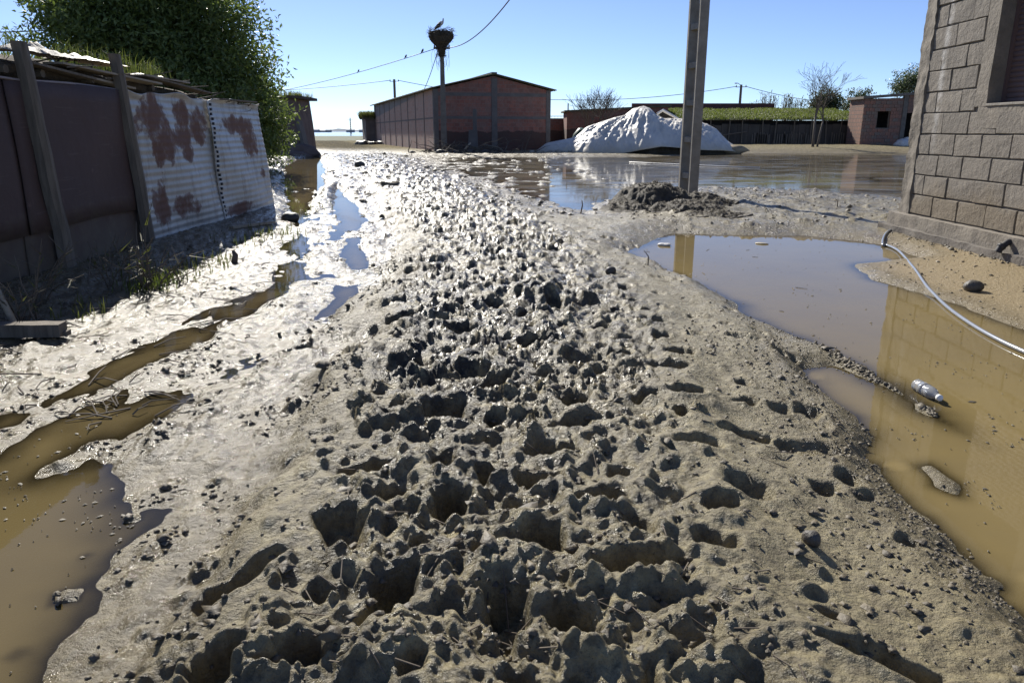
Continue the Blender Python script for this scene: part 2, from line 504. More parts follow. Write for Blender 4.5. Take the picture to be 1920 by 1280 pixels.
# lone steps on the right bank and in the wet left side
for k in range(45):
    y = sr_.uniform(1.5, 9); x = float(np.interp(y, CY, CX)) + sr_.uniform(0.8, 1.5)
    stamp(x, y, sr_.uniform(0.03, 0.06), sr_.uniform(0.03, 0.07), sr_.uniform(-1, 1), sr_.uniform(0.02, 0.05), 0.012, 3000 + k)
for k in range(70):
    y = sr_.uniform(1.5, 12); x = float(np.interp(y, CY, CX)) - sr_.uniform(0.8, 2.2)
    lump(x, y, sr_.uniform(0.02, 0.06), sr_.uniform(0.012, 0.03), 4000 + k)
for k in range(900):
    y = 1.3 + 25 * sr_.random() ** 1.5; x = float(np.interp(y, CY, CX)) + sr_.gauss(0, 0.7) * float(np.interp(y, CY, CW))
    lump(x, y, sr_.uniform(0.02, 0.05), sr_.uniform(0.008, 0.028), 5000 + k)
for k in range(320):
    x = sr_.uniform(1.8, 6.5); y = sr_.uniform(9.3, 15.5)
    lump(x, y, sr_.uniform(0.03, 0.13), sr_.uniform(0.006, 0.03), 7000 + k)
for k in range(260):                                  # rubble at the barn's foot and the dark shallows before it
    y = sr_.uniform(14, 44); x = sr_.uniform(-6, 2.5) + 0.0 * y
    lump(x, y, sr_.uniform(0.06, 0.3), sr_.uniform(0.02, 0.07), 8000 + k)

def slump(limits):
    """slick mud slumps: round off the sharp crests near by"""
    for yl in limits:
        lim_ = np.searchsorted(ROWY, yl)
        A = GH[:lim_ + 2].copy()
        S = A.copy()
        S[1:-1, 1:-1] = (4 * A[1:-1, 1:-1] + 2 * (A[:-2, 1:-1] + A[2:, 1:-1] + A[1:-1, :-2] + A[1:-1, 2:]) + A[:-2, :-2] + A[:-2, 2:] + A[2:, :-2] + A[2:, 2:]) / 16
        GH[:lim_] = S[:lim_]
slump((7.0, 3.0, 2.0))
# clods thrown up between the steps
for k in range(2300):
    y = 1.3 + 30 * sr_.random() ** 1.55; c_ = float(np.interp(y, CY, CX)); w_ = float(np.interp(y, CY, CW))
    dd = sr_.gauss(-0.26, 0.42)
    if abs(dd) > 1.15: continue
    far_ = min(1.0, max(0.0, (y - 5) / 15))
    lump(c_ + dd * w_, y, sr_.choice([0.018, 0.025, 0.035, 0.05, 0.065]) * (1 + far_) * sr_.uniform(0.8, 1.25), sr_.uniform(0.008, 0.032) * (1 + 0.8 * far_) * (0.6 + 0.4 * min(1, max(0, y - 1.4))), 9000 + k, 0.5, 0.95)
GH += (CHURN * 0.010 * (np.sqrt(np.abs(pn(GX * 34 + 0.5 * pn(GX * 9, GY * 9, 3), GY * 30, 201))) - 0.4) * (1 - sst(6, 14, GY))).astype(np.float32)
GH += (CHURN * 0.012 * fbm(GX * 19, GY * 15, 2, 205) * (1 - sst(8, 16, GY))).astype(np.float32)
for k_, an in enumerate((0.25, 0.9, 1.9, 2.6)):
    pm = sst(0.02, 0.22, pn(GX * 2.1 + 13 * k_, GY * 1.7 - 5 * k_, 176 + k_)) * (1 - sst(7, 14, GY))
    u_ = GX * math.cos(an) + GY * math.sin(an); v_ = -GX * math.sin(an) + GY * math.cos(an)
    GH += (np.clip(CHURN + 0.25 * RIGHTZ * (1 - SANDZ) * (1 - WETZ), 0, 1) * pm * 0.011 * ridged(u_ * 17 + 1.1 * pn(v_ * 3, u_ * 3, 15), v_ * 3.2, 3, 186 + k_)).astype(np.float32)
# tyre streaks and clotted debris on the slick left side
lf_ = LEFTZ * sst(0.0, 0.02, GH) * (1 - sst(9, 18, GY))
uu_ = GX - np.interp(GY, [1.2, 5, 9], [-2.0, -1.3, -1.9])
GH += (lf_ * (0.006 * ridged(uu_ * 11 + 0.6 * pn(GX * 1.5, GY * 1.5, 7), GY * 1.3, 3, 191) + 0.020 * np.clip(fbm(GX * 7, GY * 4.5, 3, 195) - 0.22, 0, 1))).astype(np.float32)
slump((2.6,))

def gz(x, y):
    """height of the ground at a place"""
    r = int(np.clip(np.searchsorted(ROWY, y), 0, NR - 1))
    u = x / half_w(ROWY[r])
    c = int(np.clip(round((u + 1) / 2 * (NC - 1)), 0, NC - 1))
    return float(GH[r, c])
def on(px, py, z=0.0, dz=0.0):
    p = G(px, py, z)
    for _ in range(3):
        p = G(px, py, min(gz(p.x, p.y), 0.3))
    return Vector((p.x, p.y, max(gz(p.x, p.y), 0) + dz))

# ---- mud material
t = NT('wet_mud')
co = t.coord('Object')
zone = t.attr('zone'); sep = t.n('ShaderNodeSeparateColor'); t.l(zone.outputs['Color'], sep.inputs[0])
gl, sa, mk = sep.outputs[0], sep.outputs[1], sep.outputs[2]
wetv = zone.outputs['Alpha']
n1 = t.noise(2.3, 5, 0.6, co); n2 = t.noise(26, 6, 0.65, co); n3 = t.noise(120, 4, 0.6, co)
col = t.mix(t.ramp(n1, [(0.35, 0.0), (0.7, 1.0)]), (0.350, 0.298, 0.168), (0.255, 0.218, 0.128))
col = t.mix(t.ramp(n2, [(0.40, 0.0), (0.66, 0.85)]), col, (0.135, 0.111, 0.068))
col = t.mix(sa, col, t.mix(n2, (0.36, 0.275, 0.145), (0.28, 0.215, 0.12)))
mfac = t.math('MULTIPLY', mk, t.ramp(t.noise(9, 5, 0.65, co), [(0.40, 0.0), (0.54, 0.95)]))
col = t.mix(mfac, col, (0.040, 0.036, 0.030))
speck = t.ramp(n3, [(0.60, 0.0), (0.68, 0.8)])
col = t.mix(t.math('MULTIPLY', speck, 0.7), col, (0.05, 0.043, 0.033))
col = t.mix(t.math('MULTIPLY', wetv, 0.6), col, (0.125, 0.100, 0.056))
rg = t.ramp(n2, [(0.3, 0.0), (0.7, 1.0)])
r_dry = t.math('ADD', 0.34, t.math('MULTIPLY', rg, 0.30))
r_wet = t.math('ADD', 0.09, t.math('MULTIPLY', t.ramp(t.noise(11, 5, 0.65, co), [(0.42, 0.0), (0.60, 1.0)]), 0.42))
mr = t.n('ShaderNodeMix', data_type='FLOAT'); t.l(gl, mr.inputs[0]); t.l(r_dry, mr.inputs[2]); t.l(r_wet, mr.inputs[3])
flat_ = t.math('SUBTRACT', 1.0, t.math('MULTIPLY', t.math('POWER', gl, 2.0), 0.55))
b1 = t.bump(t.math('MULTIPLY', t.noise(42, 6, 0.66, co), flat_), 0.85, 0.026)
vor = t.n('ShaderNodeTexVoronoi'); vor.inputs['Scale'].default_value = 75; t.l(co, vor.inputs['Vector'])
b1 = t.bump(t.math('MULTIPLY', vor.outputs['Distance'], flat_), 0.30, 0.008, b1)
b2 = t.bump(t.math('MULTIPLY', t.noise(190, 4, 0.65, co), flat_), 0.6, 0.005, b1)
fa = t.attr('far').outputs['Fac']
rr_ = t.n('ShaderNodeMix', data_type='FLOAT'); t.l(fa, rr_.inputs[0]); t.l(mr.outputs[0], rr_.inputs[2]); rr_.inputs[3].default_value = 0.95
spv = t.math('SUBTRACT', 0.31, t.math('MULTIPLY', fa, 0.29))
M_MUD = t.done(t.bsdf(col, rr_.outputs[0], b2, Specular_IOR_Level=spv))

V = np.stack([GX, GY, GH], -1).reshape(-1, 3)
ground = np_mesh('ground', V, grid_faces(NR, NC), M_MUD)
tag(ground, kind='structure')
gloss = np.clip(0.95 * LEFTZ + 0.72 * CHURN + 0.18 * RIGHTZ + 0.5 * WETZ * (1 - LEFTZ) + 0.5 * sst(10, 26, GY) * (1 - RIGHTZ) + 0.15 * BANKZ, 0, 1) * (1 - 0.95 * sst(42, 66, GY))
muck_and_shade = np.clip(CHURN * (0.75 + 0.9 * sst(0.5, -0.7, (GX - np.interp(GY, CY, CX)) / np.interp(GY, CY, CW))) * (0.35 + 0.65 * sst(2.2, 4.5, GY)) + 0.3 * sst(8, 14, GY) + 0.6 * LEFTZ + 0.3 * BANKZ, 0, 1) * (1 - SANDZ)  # dark muck, weighted centre-left so its colour also paints the shade there
za = np.stack([gloss, SANDZ * (1 - 0.3 * WETZ), muck_and_shade, np.clip(np.maximum(WETZ, 0.95 * LEFTZ), 0, 1)], -1).reshape(-1, 4).astype(np.float32)
at = ground.data.attributes.new('zone', 'FLOAT_COLOR', 'POINT')
at.data.foreach_set('color', za.ravel())
af = ground.data.attributes.new('far', 'FLOAT', 'POINT')
af.data.foreach_set('value', (sst(34, 60, GY)).ravel().astype(np.float32))

# ---- water lying on the mud
t = NT('muddy_water')
co = t.coord('Object')
dp = t.attr('depth').outputs['Fac']
clear = t.math('POWER', 2.718, t.math('MULTIPLY', dp, -34.0))
clear = t.math('MULTIPLY', clear, 0.93)
nn = t.noise(1.1, 4, 0.6, co)
yw = t.attr('yard').outputs['Fac']
wc = t.mix(t.ramp(nn, [(0.3, 0.0), (0.7, 1.0)]), (0.285, 0.215, 0.088), (0.235, 0.180, 0.084))
wc = t.mix(yw, wc, (0.29, 0.25, 0.18))
dif = t.n('ShaderNodeBsdfDiffuse'); t.l(wc, dif.inputs['Color'])
tr = t.n('ShaderNodeBsdfTransparent'); tr.inputs['Color'].default_value = (0.86, 0.74, 0.52, 1)
body = t.n('ShaderNodeMixShader'); t.l(clear, body.inputs[0]); t.l(dif.outputs[0], body.inputs[1]); t.l(tr.outputs[0], body.inputs[2])
mp = t.n('ShaderNodeMapping'); t.l(co, mp.inputs[0]); mp.inputs['Scale'].default_value = (1.0, 1.6, 1.0)
rip = t.noise(3.5, 3, 0.5, mp.outputs[0]); rip2 = t.noise(16, 2, 0.5, mp.outputs[0])
bn = t.bump(rip, 0.02, 0.02)
bn = t.bump(rip2, 0.02, 0.004, bn)
gls = t.n('ShaderNodeBsdfGlossy'); t.l(bn, gls.inputs['Normal'])
gr = t.math('ADD', 0.03, t.math('MULTIPLY', yw, t.math('MULTIPLY', t.ramp(t.noise(0.9, 4, 0.6, mp.outputs[0]), [(0.42, 0.0), (0.62, 1.0)]), 0.10)))
t.l(gr, gls.inputs['Roughness'])
fr = t.n('ShaderNodeFresnel'); fr.inputs['IOR'].default_value = 1.33; t.l(bn, fr.inputs['Normal'])
fk = t.math('MULTIPLY', fr.outputs[0], t.math('SUBTRACT', 1.0, t.math('MULTIPLY', yw, t.ramp(t.noise(0.5, 4, 0.6, mp.outputs[0]), [(0.35, 0.0), (0.65, 0.30)]))))
ms = t.n('ShaderNodeMixShader'); t.l(fk, ms.inputs[0]); t.l(body.outputs[0], ms.inputs[1]); t.l(gls.outputs[0], ms.inputs[2])
M_WATER = t.done(ms.outputs[0])
sx = slice(0, NC, 3); sy = slice(0, NR, 3)
wX, wY, wH = GX[sy, sx], GY[sy, sx], GH[sy, sx]
# keep only the cells where water can stand
low = wH < 0.02
keep = low[:-1, :-1] | low[1:, :-1] | low[:-1, 1:] | low[1:, 1:]
keep &= (wY[:-1, :-1] < 60)
F = grid_faces(*wX.shape)[keep.ravel()]
used, inv = np.unique(F, return_inverse=True)
WV = np.stack([wX, wY, np.zeros_like(wX)], -1).reshape(-1, 3)[used]
water = np_mesh('water', WV, inv.reshape(-1, 4), M_WATER)
tag(water, kind='structure')
a1 = water.data.attributes.new('depth', 'FLOAT', 'POINT')
a1.data.foreach_set('value', np.clip(-wH, 0, 1).ravel()[used].astype(np.float32))
a2 = water.data.attributes.new('yard', 'FLOAT', 'POINT')
a2.data.foreach_set('value', np.clip(YARDZ[sy, sx], 0, 1).ravel()[used].astype(np.float32))

# ---- the plain beyond
def sheet(name, x0, x1, y0, y1, z, m, n=1):
    b = MB()
    b.add([(x0, y0, z), (x1, y0, z), (x1, y1, z), (x0, y1, z)], [(0, 1, 2, 3)])
    return tag(b.build(name, m), kind='structure')
sheet('plain', -4000, 4000, -60, 6000, -0.45, simple('plain_earth', (0.16, 0.14, 0.09), (0.08, 0.09, 0.04), 0.05, 0.9, 0.2))
sheet('field', -400, 300, 106, 232, -0.035, simple('field_grass', (0.055, 0.075, 0.018), (0.085, 0.085, 0.03), 0.09, 0.9, 0.5, 0.2, (1, 0.5, 1), 2))
sheet('track', -300, 200, 97, 107.5, -0.012, simple('track_sand', (0.36, 0.31, 0.22), (0.28, 0.24, 0.17), 0.3, 0.9, 0.2))
tl = NT('lake_water')
M_LAKE = tl.done(tl.bsdf((0.05, 0.07, 0.08), 0.08, tl.bump(tl.noise(0.6, 4, 0.6, tl.coord('Object')), 0.25, 0.3)))
sheet('lake', -3500, 3500, 226, 5200, -0.03, M_LAKE)
hb = MB()
hr = random.Random(3)
for y0, hh in ((4700, 26), (5000, 40)):
    N = 160
    prof = [hh * (0.25 + 0.75 * abs(float(fbm(np.array([k * 0.09 + y0]), np.array([0.5]), 4, 3)[0])) * 1.4) for k in range(N + 1)]
    vs = []
    for k in range(N + 1):
        x = -3400 + 6800 * k / N
        vs += [(x, y0, -1), (x, y0 + 120, prof[k]), (x, y0 + 400, -1)]
    hb.add(vs, [(3*k+a, 3*k+3+a, 3*k+4+a, 3*k+1+a) for k in range(N) for a in (0, 1)])
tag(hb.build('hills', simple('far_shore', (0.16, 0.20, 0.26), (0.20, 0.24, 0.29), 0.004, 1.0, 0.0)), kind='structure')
# ================================================================== MATERIALS
M_CONC = simple('concrete', (0.30, 0.275, 0.235), (0.20, 0.18, 0.15), 5, 0.85, 0.5, 0.01, bscale=40)
M_CONC_D = simple('old_concrete', (0.19, 0.17, 0.145), (0.12, 0.105, 0.09), 3, 0.9, 0.6, 0.02, bscale=30)
M_WOOD = simple('grey_wood', (0.20, 0.165, 0.125), (0.10, 0.082, 0.06), 4, 0.85, 0.6, 0.01, (6, 6, 0.6), 12)
M_WOOD_L = simple('pale_wood', (0.42, 0.36, 0.27), (0.26, 0.21, 0.15), 4, 0.8, 0.5, 0.01, (5, 1, 5), 12)
M_BARK = simple('bark', (0.15, 0.125, 0.10), (0.08, 0.068, 0.055), 8, 0.9, 0.7, 0.02, (2, 2, 0.5))
M_TWIG = simple('twigs', (0.17, 0.14, 0.105), (0.10, 0.08, 0.06), 3, 0.9, 0.2)
M_WIRE = simple('cable', (0.045, 0.045, 0.05), (0.03, 0.03, 0.03), 3, 0.6, 0.0)
M_DARK = simple('dark_inside', (0.02, 0.018, 0.016), (0.012, 0.011, 0.01), 3, 0.95, 0.1)
M_RUSTY = simple('rusty_edge', (0.16, 0.075, 0.045), (0.08, 0.045, 0.03), 6, 0.8, 0.4)
M_STRAW = simple('dung_straw', (0.085, 0.070, 0.045), (0.040, 0.034, 0.025), 14, 0.75, 0.6, 0.02)
M_CLOD = simple('mud_clods', (0.15, 0.123, 0.078), (0.07, 0.058, 0.040), 6, 0.6, 0.6, 0.01, bscale=60)
M_PLASTIC_W = simple('white_plastic', (0.72, 0.70, 0.66), (0.55, 0.53, 0.49), 4, 0.45, 0.5, 0.02)

def leafmat(name, c1, c2, trans=0.35, rough=0.45):
    t = NT(name)
    oi = t.n('ShaderNodeNewGeometry')
    f = t.ramp(oi.outputs['Random Per Island'], [(0.0, 0.0), (1.0, 1.0)])
    col = t.mix(f, c1, c2)
    p = t.bsdf(col, rough, Specular_IOR_Level=0.5)
    tl = t.n('ShaderNodeBsdfTranslucent'); t.l(t.mix(0.5, col, (0.16, 0.22, 0.03)), tl.inputs['Color'])
    mx = t.n('ShaderNodeMixShader'); mx.inputs[0].default_value = trans
    t.l(p, mx.inputs[1]); t.l(tl.outputs[0], mx.inputs[2])
    return t.done(mx.outputs[0])
M_LEAF = leafmat('tree_leaves', (0.085, 0.130, 0.036), (0.175, 0.22, 0.068), 0.42)
M_LEAF2 = leafmat('bush_leaves', (0.035, 0.050, 0.022), (0.065, 0.085, 0.035), 0.25)
M_GRASS = leafmat('fresh_grass', (0.075, 0.115, 0.018), (0.14, 0.17, 0.04), 0.4, 0.6)
M_GRASSM = leafmat('roof_grass', (0.060, 0.085, 0.018), (0.13, 0.135, 0.045), 0.35, 0.6)
M_GRASS_D = leafmat('dry_grass', (0.16, 0.14, 0.055), (0.09, 0.10, 0.03), 0.35, 0.7)
M_REED = leafmat('cane_leaves', (0.075, 0.085, 0.040), (0.13, 0.125, 0.065), 0.3, 0.6)

def brickmat(name, c1, c2, mortar, bw, bh, msize=0.012, stain=None, stain_h=0.9, eave_shade=None):
    """hollow-brick wall: object x+y runs along each wall, z up"""
    t = NT(name)
    co = t.coord('Object')
    sp = t.n('ShaderNodeSeparateXYZ'); t.l(co, sp.inputs[0])
    u = t.math('ADD', sp.outputs[0], sp.outputs[1])
    cb = t.n('ShaderNodeCombineXYZ'); t.l(u, cb.inputs[0]); t.l(sp.outputs[2], cb.inputs[1])
    wob = t.noise(1.7, 3, 0.5, co)
    br = t.n('ShaderNodeTexBrick'); t.l(cb.outputs[0], br.inputs['Vector'])
    br.inputs['Scale'].default_value = 1.0
    br.inputs['Brick Width'].default_value = bw; br.inputs['Row Height'].default_value = bh
    br.inputs['Mortar Size'].default_value = msize; br.inputs['Mortar Smooth'].default_value = 0.3
    br.inputs['Color1'].default_value = (*c1, 1); br.inputs['Color2'].default_value = (*c2, 1); br.inputs['Mortar'].default_value = (*mortar, 1)
    n = t.noise(1.1, 5, 0.65, co)
    col = t.mix(t.ramp(n, [(0.40, 0.0), (0.66, 0.7)]), br.outputs['Color'], mortar)
    col = t.mix(t.ramp(t.noise(7, 4, 0.6, co), [(0.45, 0.0), (0.8, 0.6)]), col, tuple(c * 0.5 for c in c1))
    # scattered broken bricks
    hol = t.ramp(t.noise(2.4, 2, 0.4, co), [(0.72, 0.0), (0.745, 1.0)])
    col = t.mix(hol, col, (0.03, 0.02, 0.018))
    if eave_shade:
        # eave shadow painted into the colour with a stepped edge, lower towards the far end
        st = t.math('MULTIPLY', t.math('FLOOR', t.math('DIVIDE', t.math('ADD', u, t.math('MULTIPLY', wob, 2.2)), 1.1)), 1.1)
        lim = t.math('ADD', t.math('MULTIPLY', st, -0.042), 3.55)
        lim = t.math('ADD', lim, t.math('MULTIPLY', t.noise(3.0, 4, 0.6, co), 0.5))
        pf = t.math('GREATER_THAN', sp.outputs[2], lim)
        col = t.mix(pf, col, eave_shade)
    if stain:
        zz = t.math('ADD', sp.outputs[2], t.math('MULTIPLY', t.noise(0.8, 4, 0.6, co), -0.8))
        sf = t.ramp(zz, [(0.0, 1.0), (1.0, 0.0)])
        mr = t.n('ShaderNodeMapRange'); t.l(zz, mr.inputs[0]); mr.inputs[1].default_value = stain_h - 0.42; mr.inputs[2].default_value = stain_h - 0.36
        mr.inputs[3].default_value = 0.82; mr.inputs[4].default_value = 0.0
        col = t.mix(mr.outputs[0], col, stain)
    b = t.bump(br.outputs['Fac'], -0.6, 0.02)
    b = t.bump(t.noise(18, 4, 0.6, co), 0.5, 0.02, b)
    return t.done(t.bsdf(col, 0.9, b))
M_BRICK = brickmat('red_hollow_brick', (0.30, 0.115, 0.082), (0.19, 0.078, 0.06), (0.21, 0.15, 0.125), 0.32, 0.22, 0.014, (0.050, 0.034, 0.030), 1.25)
M_BRICK_S = brickmat('sunlit_side_brick', (0.46, 0.29, 0.225), (0.38, 0.225, 0.175), (0.38, 0.30, 0.25), 0.32, 0.22, 0.014, None, 1.0, (0.20, 0.185, 0.18))  # brick tones lightened as if sunlit; last colour paints the eave's shade
M_BRICK_H = brickmat('hut_brick', (0.31, 0.165, 0.115), (0.25, 0.14, 0.10), (0.15, 0.11, 0.09), 0.40, 0.26, 0.03, None)
M_RED = simple('dark_red_wall', (0.12, 0.055, 0.045), (0.07, 0.038, 0.032), 1.5, 0.9, 0.4)

# ================================================================== SHAPES
def branch_tree(mb, base, h, r, spread, depth, rr, up=0.55, kids=(2, 4), twig=0.004, sides=5):
    """bare branches, tapering, recursive"""
    def grow(p, d, L, rad, lev):
        n = 4 if lev < 2 else 3
        pts = [p]; q = p.copy(); dd = d.copy()
        for k in range(n):
            dd = (dd + Vector((rr.gauss(0, 0.12), rr.gauss(0, 0.12), rr.gauss(0.02, 0.08)))).normalized()
            q = q + dd * (L / n); pts.append(q.copy())
        r1 = max(rad * (0.55 if lev < depth else 0.3), twig)
        mb.tube(pts, [rad + (r1 - rad) * k / n for k in range(n + 1)], max(3, sides - lev), False)
        if lev >= depth: return
        for k in range(rr.randint(*kids) + (1 if lev == depth - 1 else 0)):
            i = rr.choice(range(max(1, n - 2), n + 1))
            a = rr.uniform(0, 6.28)
            side = dd.orthogonal().normalized(); side.rotate(Quaternion(dd, a))
            nd = (dd * (1 - spread * 0.5) + side * spread * rr.uniform(0.6, 1.2) + Vector((0, 0, up * rr.uniform(0.2, 0.7)))).normalized()
            grow(pts[i], nd, L * rr.uniform(0.62, 0.88), r1 * rr.uniform(0.65, 0.95), lev + 1)
    return grow(Vector(base), Vector((rr.gauss(0, 0.06), rr.gauss(0, 0.06), 1)).normalized(), h, r, 0)

def leaf_crown(name, blobs, n, size, m, parent, seed, aspect=0.34, shell=0.5, clump=0.0):
    """many small folded leaves spread through a crown made of ellipsoids (c, r)"""
    g = np.random.default_rng(seed)
    vol = np.array([b[1][0] * b[1][1] * b[1][2] for b in blobs]) ** 0.67
    idx = g.choice(len(blobs), n, p=vol / vol.sum())
    C = np.array([b[0] for b in blobs], dtype=float)[idx]; RR = np.array([b[1] for b in blobs], dtype=float)[idx]
    d = g.normal(size=(n, 3)); d /= np.linalg.norm(d, axis=1)[:, None]
    rad = g.random(n) ** shell
    # uneven outline: push directions in and out
    q = d * 2.6 + C * 0.7
    bump = 1 + 0.26 * (np.sin(q[:, 0] * 2.3 + 1) * np.sin(q[:, 1] * 2.9) + np.sin(q[:, 2] * 3.1 + q[:, 0] * 1.7)) + 0.02 * g.normal(size=n)
    P = C + d * RR * (rad * bump)[:, None]
    if clump:
        # gather the leaves round twig ends so that gaps open between the sprays
        k = max(20, int(n / 24)); hub = P[g.choice(n, k)]
        P = hub[g.integers(0, k, n)] + g.normal(size=(n, 3)) * clump
    P = P[P[:, 2] > 0.08]; n = len(P)
    ax = g.normal(size=(n, 3)) + np.array([0, 0, -0.25]); ax /= np.linalg.norm(ax, axis=1)[:, None]
    up = g.normal(size=(n, 3)); sd = np.cross(ax, up); sd /= np.linalg.norm(sd, axis=1)[:, None] + 1e-9
    nm = np.cross(ax, sd)
    L = size * g.uniform(0.6, 1.25, n)[:, None]; W = L * aspect
    v0 = P; v1 = P + ax * L * 0.45 + sd * W * 0.5 + nm * W * 0.12; v2 = P + ax * L - nm * L * 0.12; v3 = P + ax * L * 0.45 - sd * W * 0.5 + nm * W * 0.12
    V = np.stack([v0, v1, v2, v3], 1).reshape(-1, 3)
    b = np.arange(n) * 4
    F = np.concatenate([np.stack([b, b + 1, b + 2], -1), np.stack([b, b + 2, b + 3], -1)])
    return np_mesh(name, V, F, m, parent, False)

def blades(name, P, hmin, hmax, wid, m, parent=None, seed=1, lean=0.35):
    """grass: one curved tapering blade per root point"""
    g = np.random.default_rng(seed)
    P = np.asarray(P, dtype=float); n = len(P)
    a = g.uniform(0, 6.283, n); h = g.uniform(hmin, hmax, n)[:, None]
    dr = np.stack([np.cos(a), np.sin(a), np.zeros(n)], -1); sd = np.stack([-np.sin(a), np.cos(a), np.zeros(n)], -1) * wid
    ln = g.uniform(0.1, 1.0, n)[:, None] * lean
    up = np.array([0, 0, 1.0])
    mid = P + up * h * 0.55 + dr * h * ln * 0.35; tip = P + up * h * (1 - 0.3 * ln) + dr * h * ln
    V = np.stack([P - sd, P + sd, mid + sd * 0.7, mid - sd * 0.7, tip], 1).reshape(-1, 3)
    b = np.arange(n) * 5
    F = np.concatenate([np.stack([b, b + 1, b + 2], -1), np.stack([b, b + 2, b + 3], -1), np.stack([b + 3, b + 2, b + 4], -1)])
    return np_mesh(name, V, F, m, parent, False)

def sag(a, b, s, n=24):
    a = Vector(a); b = Vector(b)
    return [a.lerp(b, k / n) - Vector((0, 0, s * 4 * (k / n) * (1 - k / n))) for k in range(n + 1)]

# ================================================================== LEFT SHED
FX = -3.84
shed = empty('animal_shed', (FX, 7.5, 0), 'low animal shed walled with dark red boards and corrugated tin, earth on its roof', 'shed')
LO = Vector((FX, 7.5, 0))
# dark red sheet boards, three long strips one above the other and a second bay behind the first post
tp = NT('red_sheet')
cp = tp.coord('Object')
rc = tp.mix(tp.ramp(tp.noise(1.2, 5, 0.6, cp), [(0.3, 0.0), (0.7, 1.0)]), (0.098, 0.058, 0.049), (0.072, 0.045, 0.039))
rc = tp.mix(tp.ramp(tp.noise(5, 5, 0.7, cp), [(0.62, 0.0), (0.70, 0.7)]), rc, (0.15, 0.09, 0.08))
spx = tp.n('ShaderNodeSeparateXYZ'); tp.l(cp, spx.inputs[0])
scr = tp.ramp(tp.noise(3, 6, 0.7, tp.coord('Object', (1, 0.6, 9))), [(0.58, 0.0), (0.74, 0.6)])
rc = tp.mix(scr, rc, (0.15, 0.105, 0.09))
spl = tp.n('ShaderNodeMapRange'); tp.l(tp.math('ADD', spx.outputs[2], tp.math('MULTIPLY', tp.noise(6, 6, 0.7, cp), -0.9)), spl.inputs[0])
spl.inputs[1].default_value = -0.35; spl.inputs[2].default_value = 0.12; spl.inputs[3].default_value = 0.75; spl.inputs[4].default_value = 0.0
rc = tp.mix(spl.outputs[0], rc, (0.15, 0.125, 0.085))
M_REDSHEET = tp.done(tp.bsdf(rc, 0.75, tp.bump(tp.noise(4, 5, 0.6, cp), 0.4, 0.03)))
def board(y0, y1, z0, z1, x, name='wall_panel', thick=0.012):
    N, K = 26, 8
    vs = []; fs = []
    for i in range(N + 1):
        for j in range(K + 1):
            y = y0 + (y1 - y0) * i / N; z = z0(y) + (z1(y) - z0(y)) * j / K
            xx = x + 0.014 * math.sin(y * 2.1 + z * 3) + 0.01 * math.sin(y * 5.3 - z * 4)
            vs.append(Vector((xx, y, z)) - LO)
    for i in range(N):
        for j in range(K):
            a = i * (K + 1) + j
            fs.append((a, a + K + 1, a + K + 2, a + 1))
    mb = MB().add(vs, fs)
    o = mb.build(name, M_REDSHEET, shed, True)
    sf = o.modifiers.new('thick', 'SOLIDIFY'); sf.thickness = thick
    return o
ztop = lambda y: 1.585 + 0.008 * (y - 6) + 0.01 * math.sin(y * 3)
zmid = lambda y: 0.47 + 0.02 * math.sin(y * 2)
board(1.5, 6.0, lambda y: -0.02, zmid, FX - 0.02)
board(5.9, 7.80, lambda y: -0.02, zmid, FX - 0.008)
board(1.5, 6.02, lambda y: zmid(y) - 0.05, lambda y: ztop(y) + 0.02, FX)
board(5.95, 7.80, lambda y: zmid(y) - 0.05, ztop, FX + 0.018)
mb = MB().tube([Vector((FX + 0.005, y, (ztop(y) + (0.022 if y < 6 else 0.002)))) - LO for y in np.linspace(1.6, 7.8, 20)], 0.012, 5)
mb.build('top_edge', simple('sheet_edge', (0.30, 0.25, 0.24), (0.2, 0.16, 0.15), 4, 0.6), shed)
# posts
def post(px0, py0, px1, py1, wd, name='post'):
    b = G(px0, py0, 0); b.x = FX + 0.07
    D = b.y
    tpos = AT(px1, py1, D); tpos.x = FX + 0.03
    # keep the photographed direction: solve the depth so that the top lies in the plane of the wall
    v = 640 - py1
    Yr = FPX * math.cos(PITCH) + v * math.sin(PITCH); Zr = -FPX * math.sin(PITCH) + v * math.cos(PITCH)
    tt = tpos.x / (px1 - 960); tpos = Vector((tpos.x, Yr * tt, CAM_H + Zr * tt))
    mb = MB()
    N = 9
    rr = random.Random(int(px0))
    secs = []
    for i in range(N + 1):
        c = b.lerp(tpos, i / N) + Vector((0, rr.gauss(0, 0.008), 0)) - LO
        ww = wd * (1 - 0.18 * i / N) * rr.uniform(0.93, 1.07)
        secs.append([c + Vector((-0.03, -ww, 0)), c + Vector((0.03, -ww * 0.8, 0)), c + Vector((0.045, 0.0, 0)), c + Vector((0.03, ww * 0.8, 0)), c + Vector((-0.03, ww, 0))])
    vs = [p for s in secs for p in s]
    fs = [(i*5+k, i*5+(k+1)%5, (i+1)*5+(k+1)%5, (i+1)*5+k) for i in range(N) for k in range(5)] + [(4,3,2,1,0), tuple(N*5+k for k in range(5))]
    mb.add(vs, fs)
    return mb.build(name, M_WOOD, shed)
post(112, 520, 36, 78, 0.085)
post(285, 470, 216, 102, 0.08)
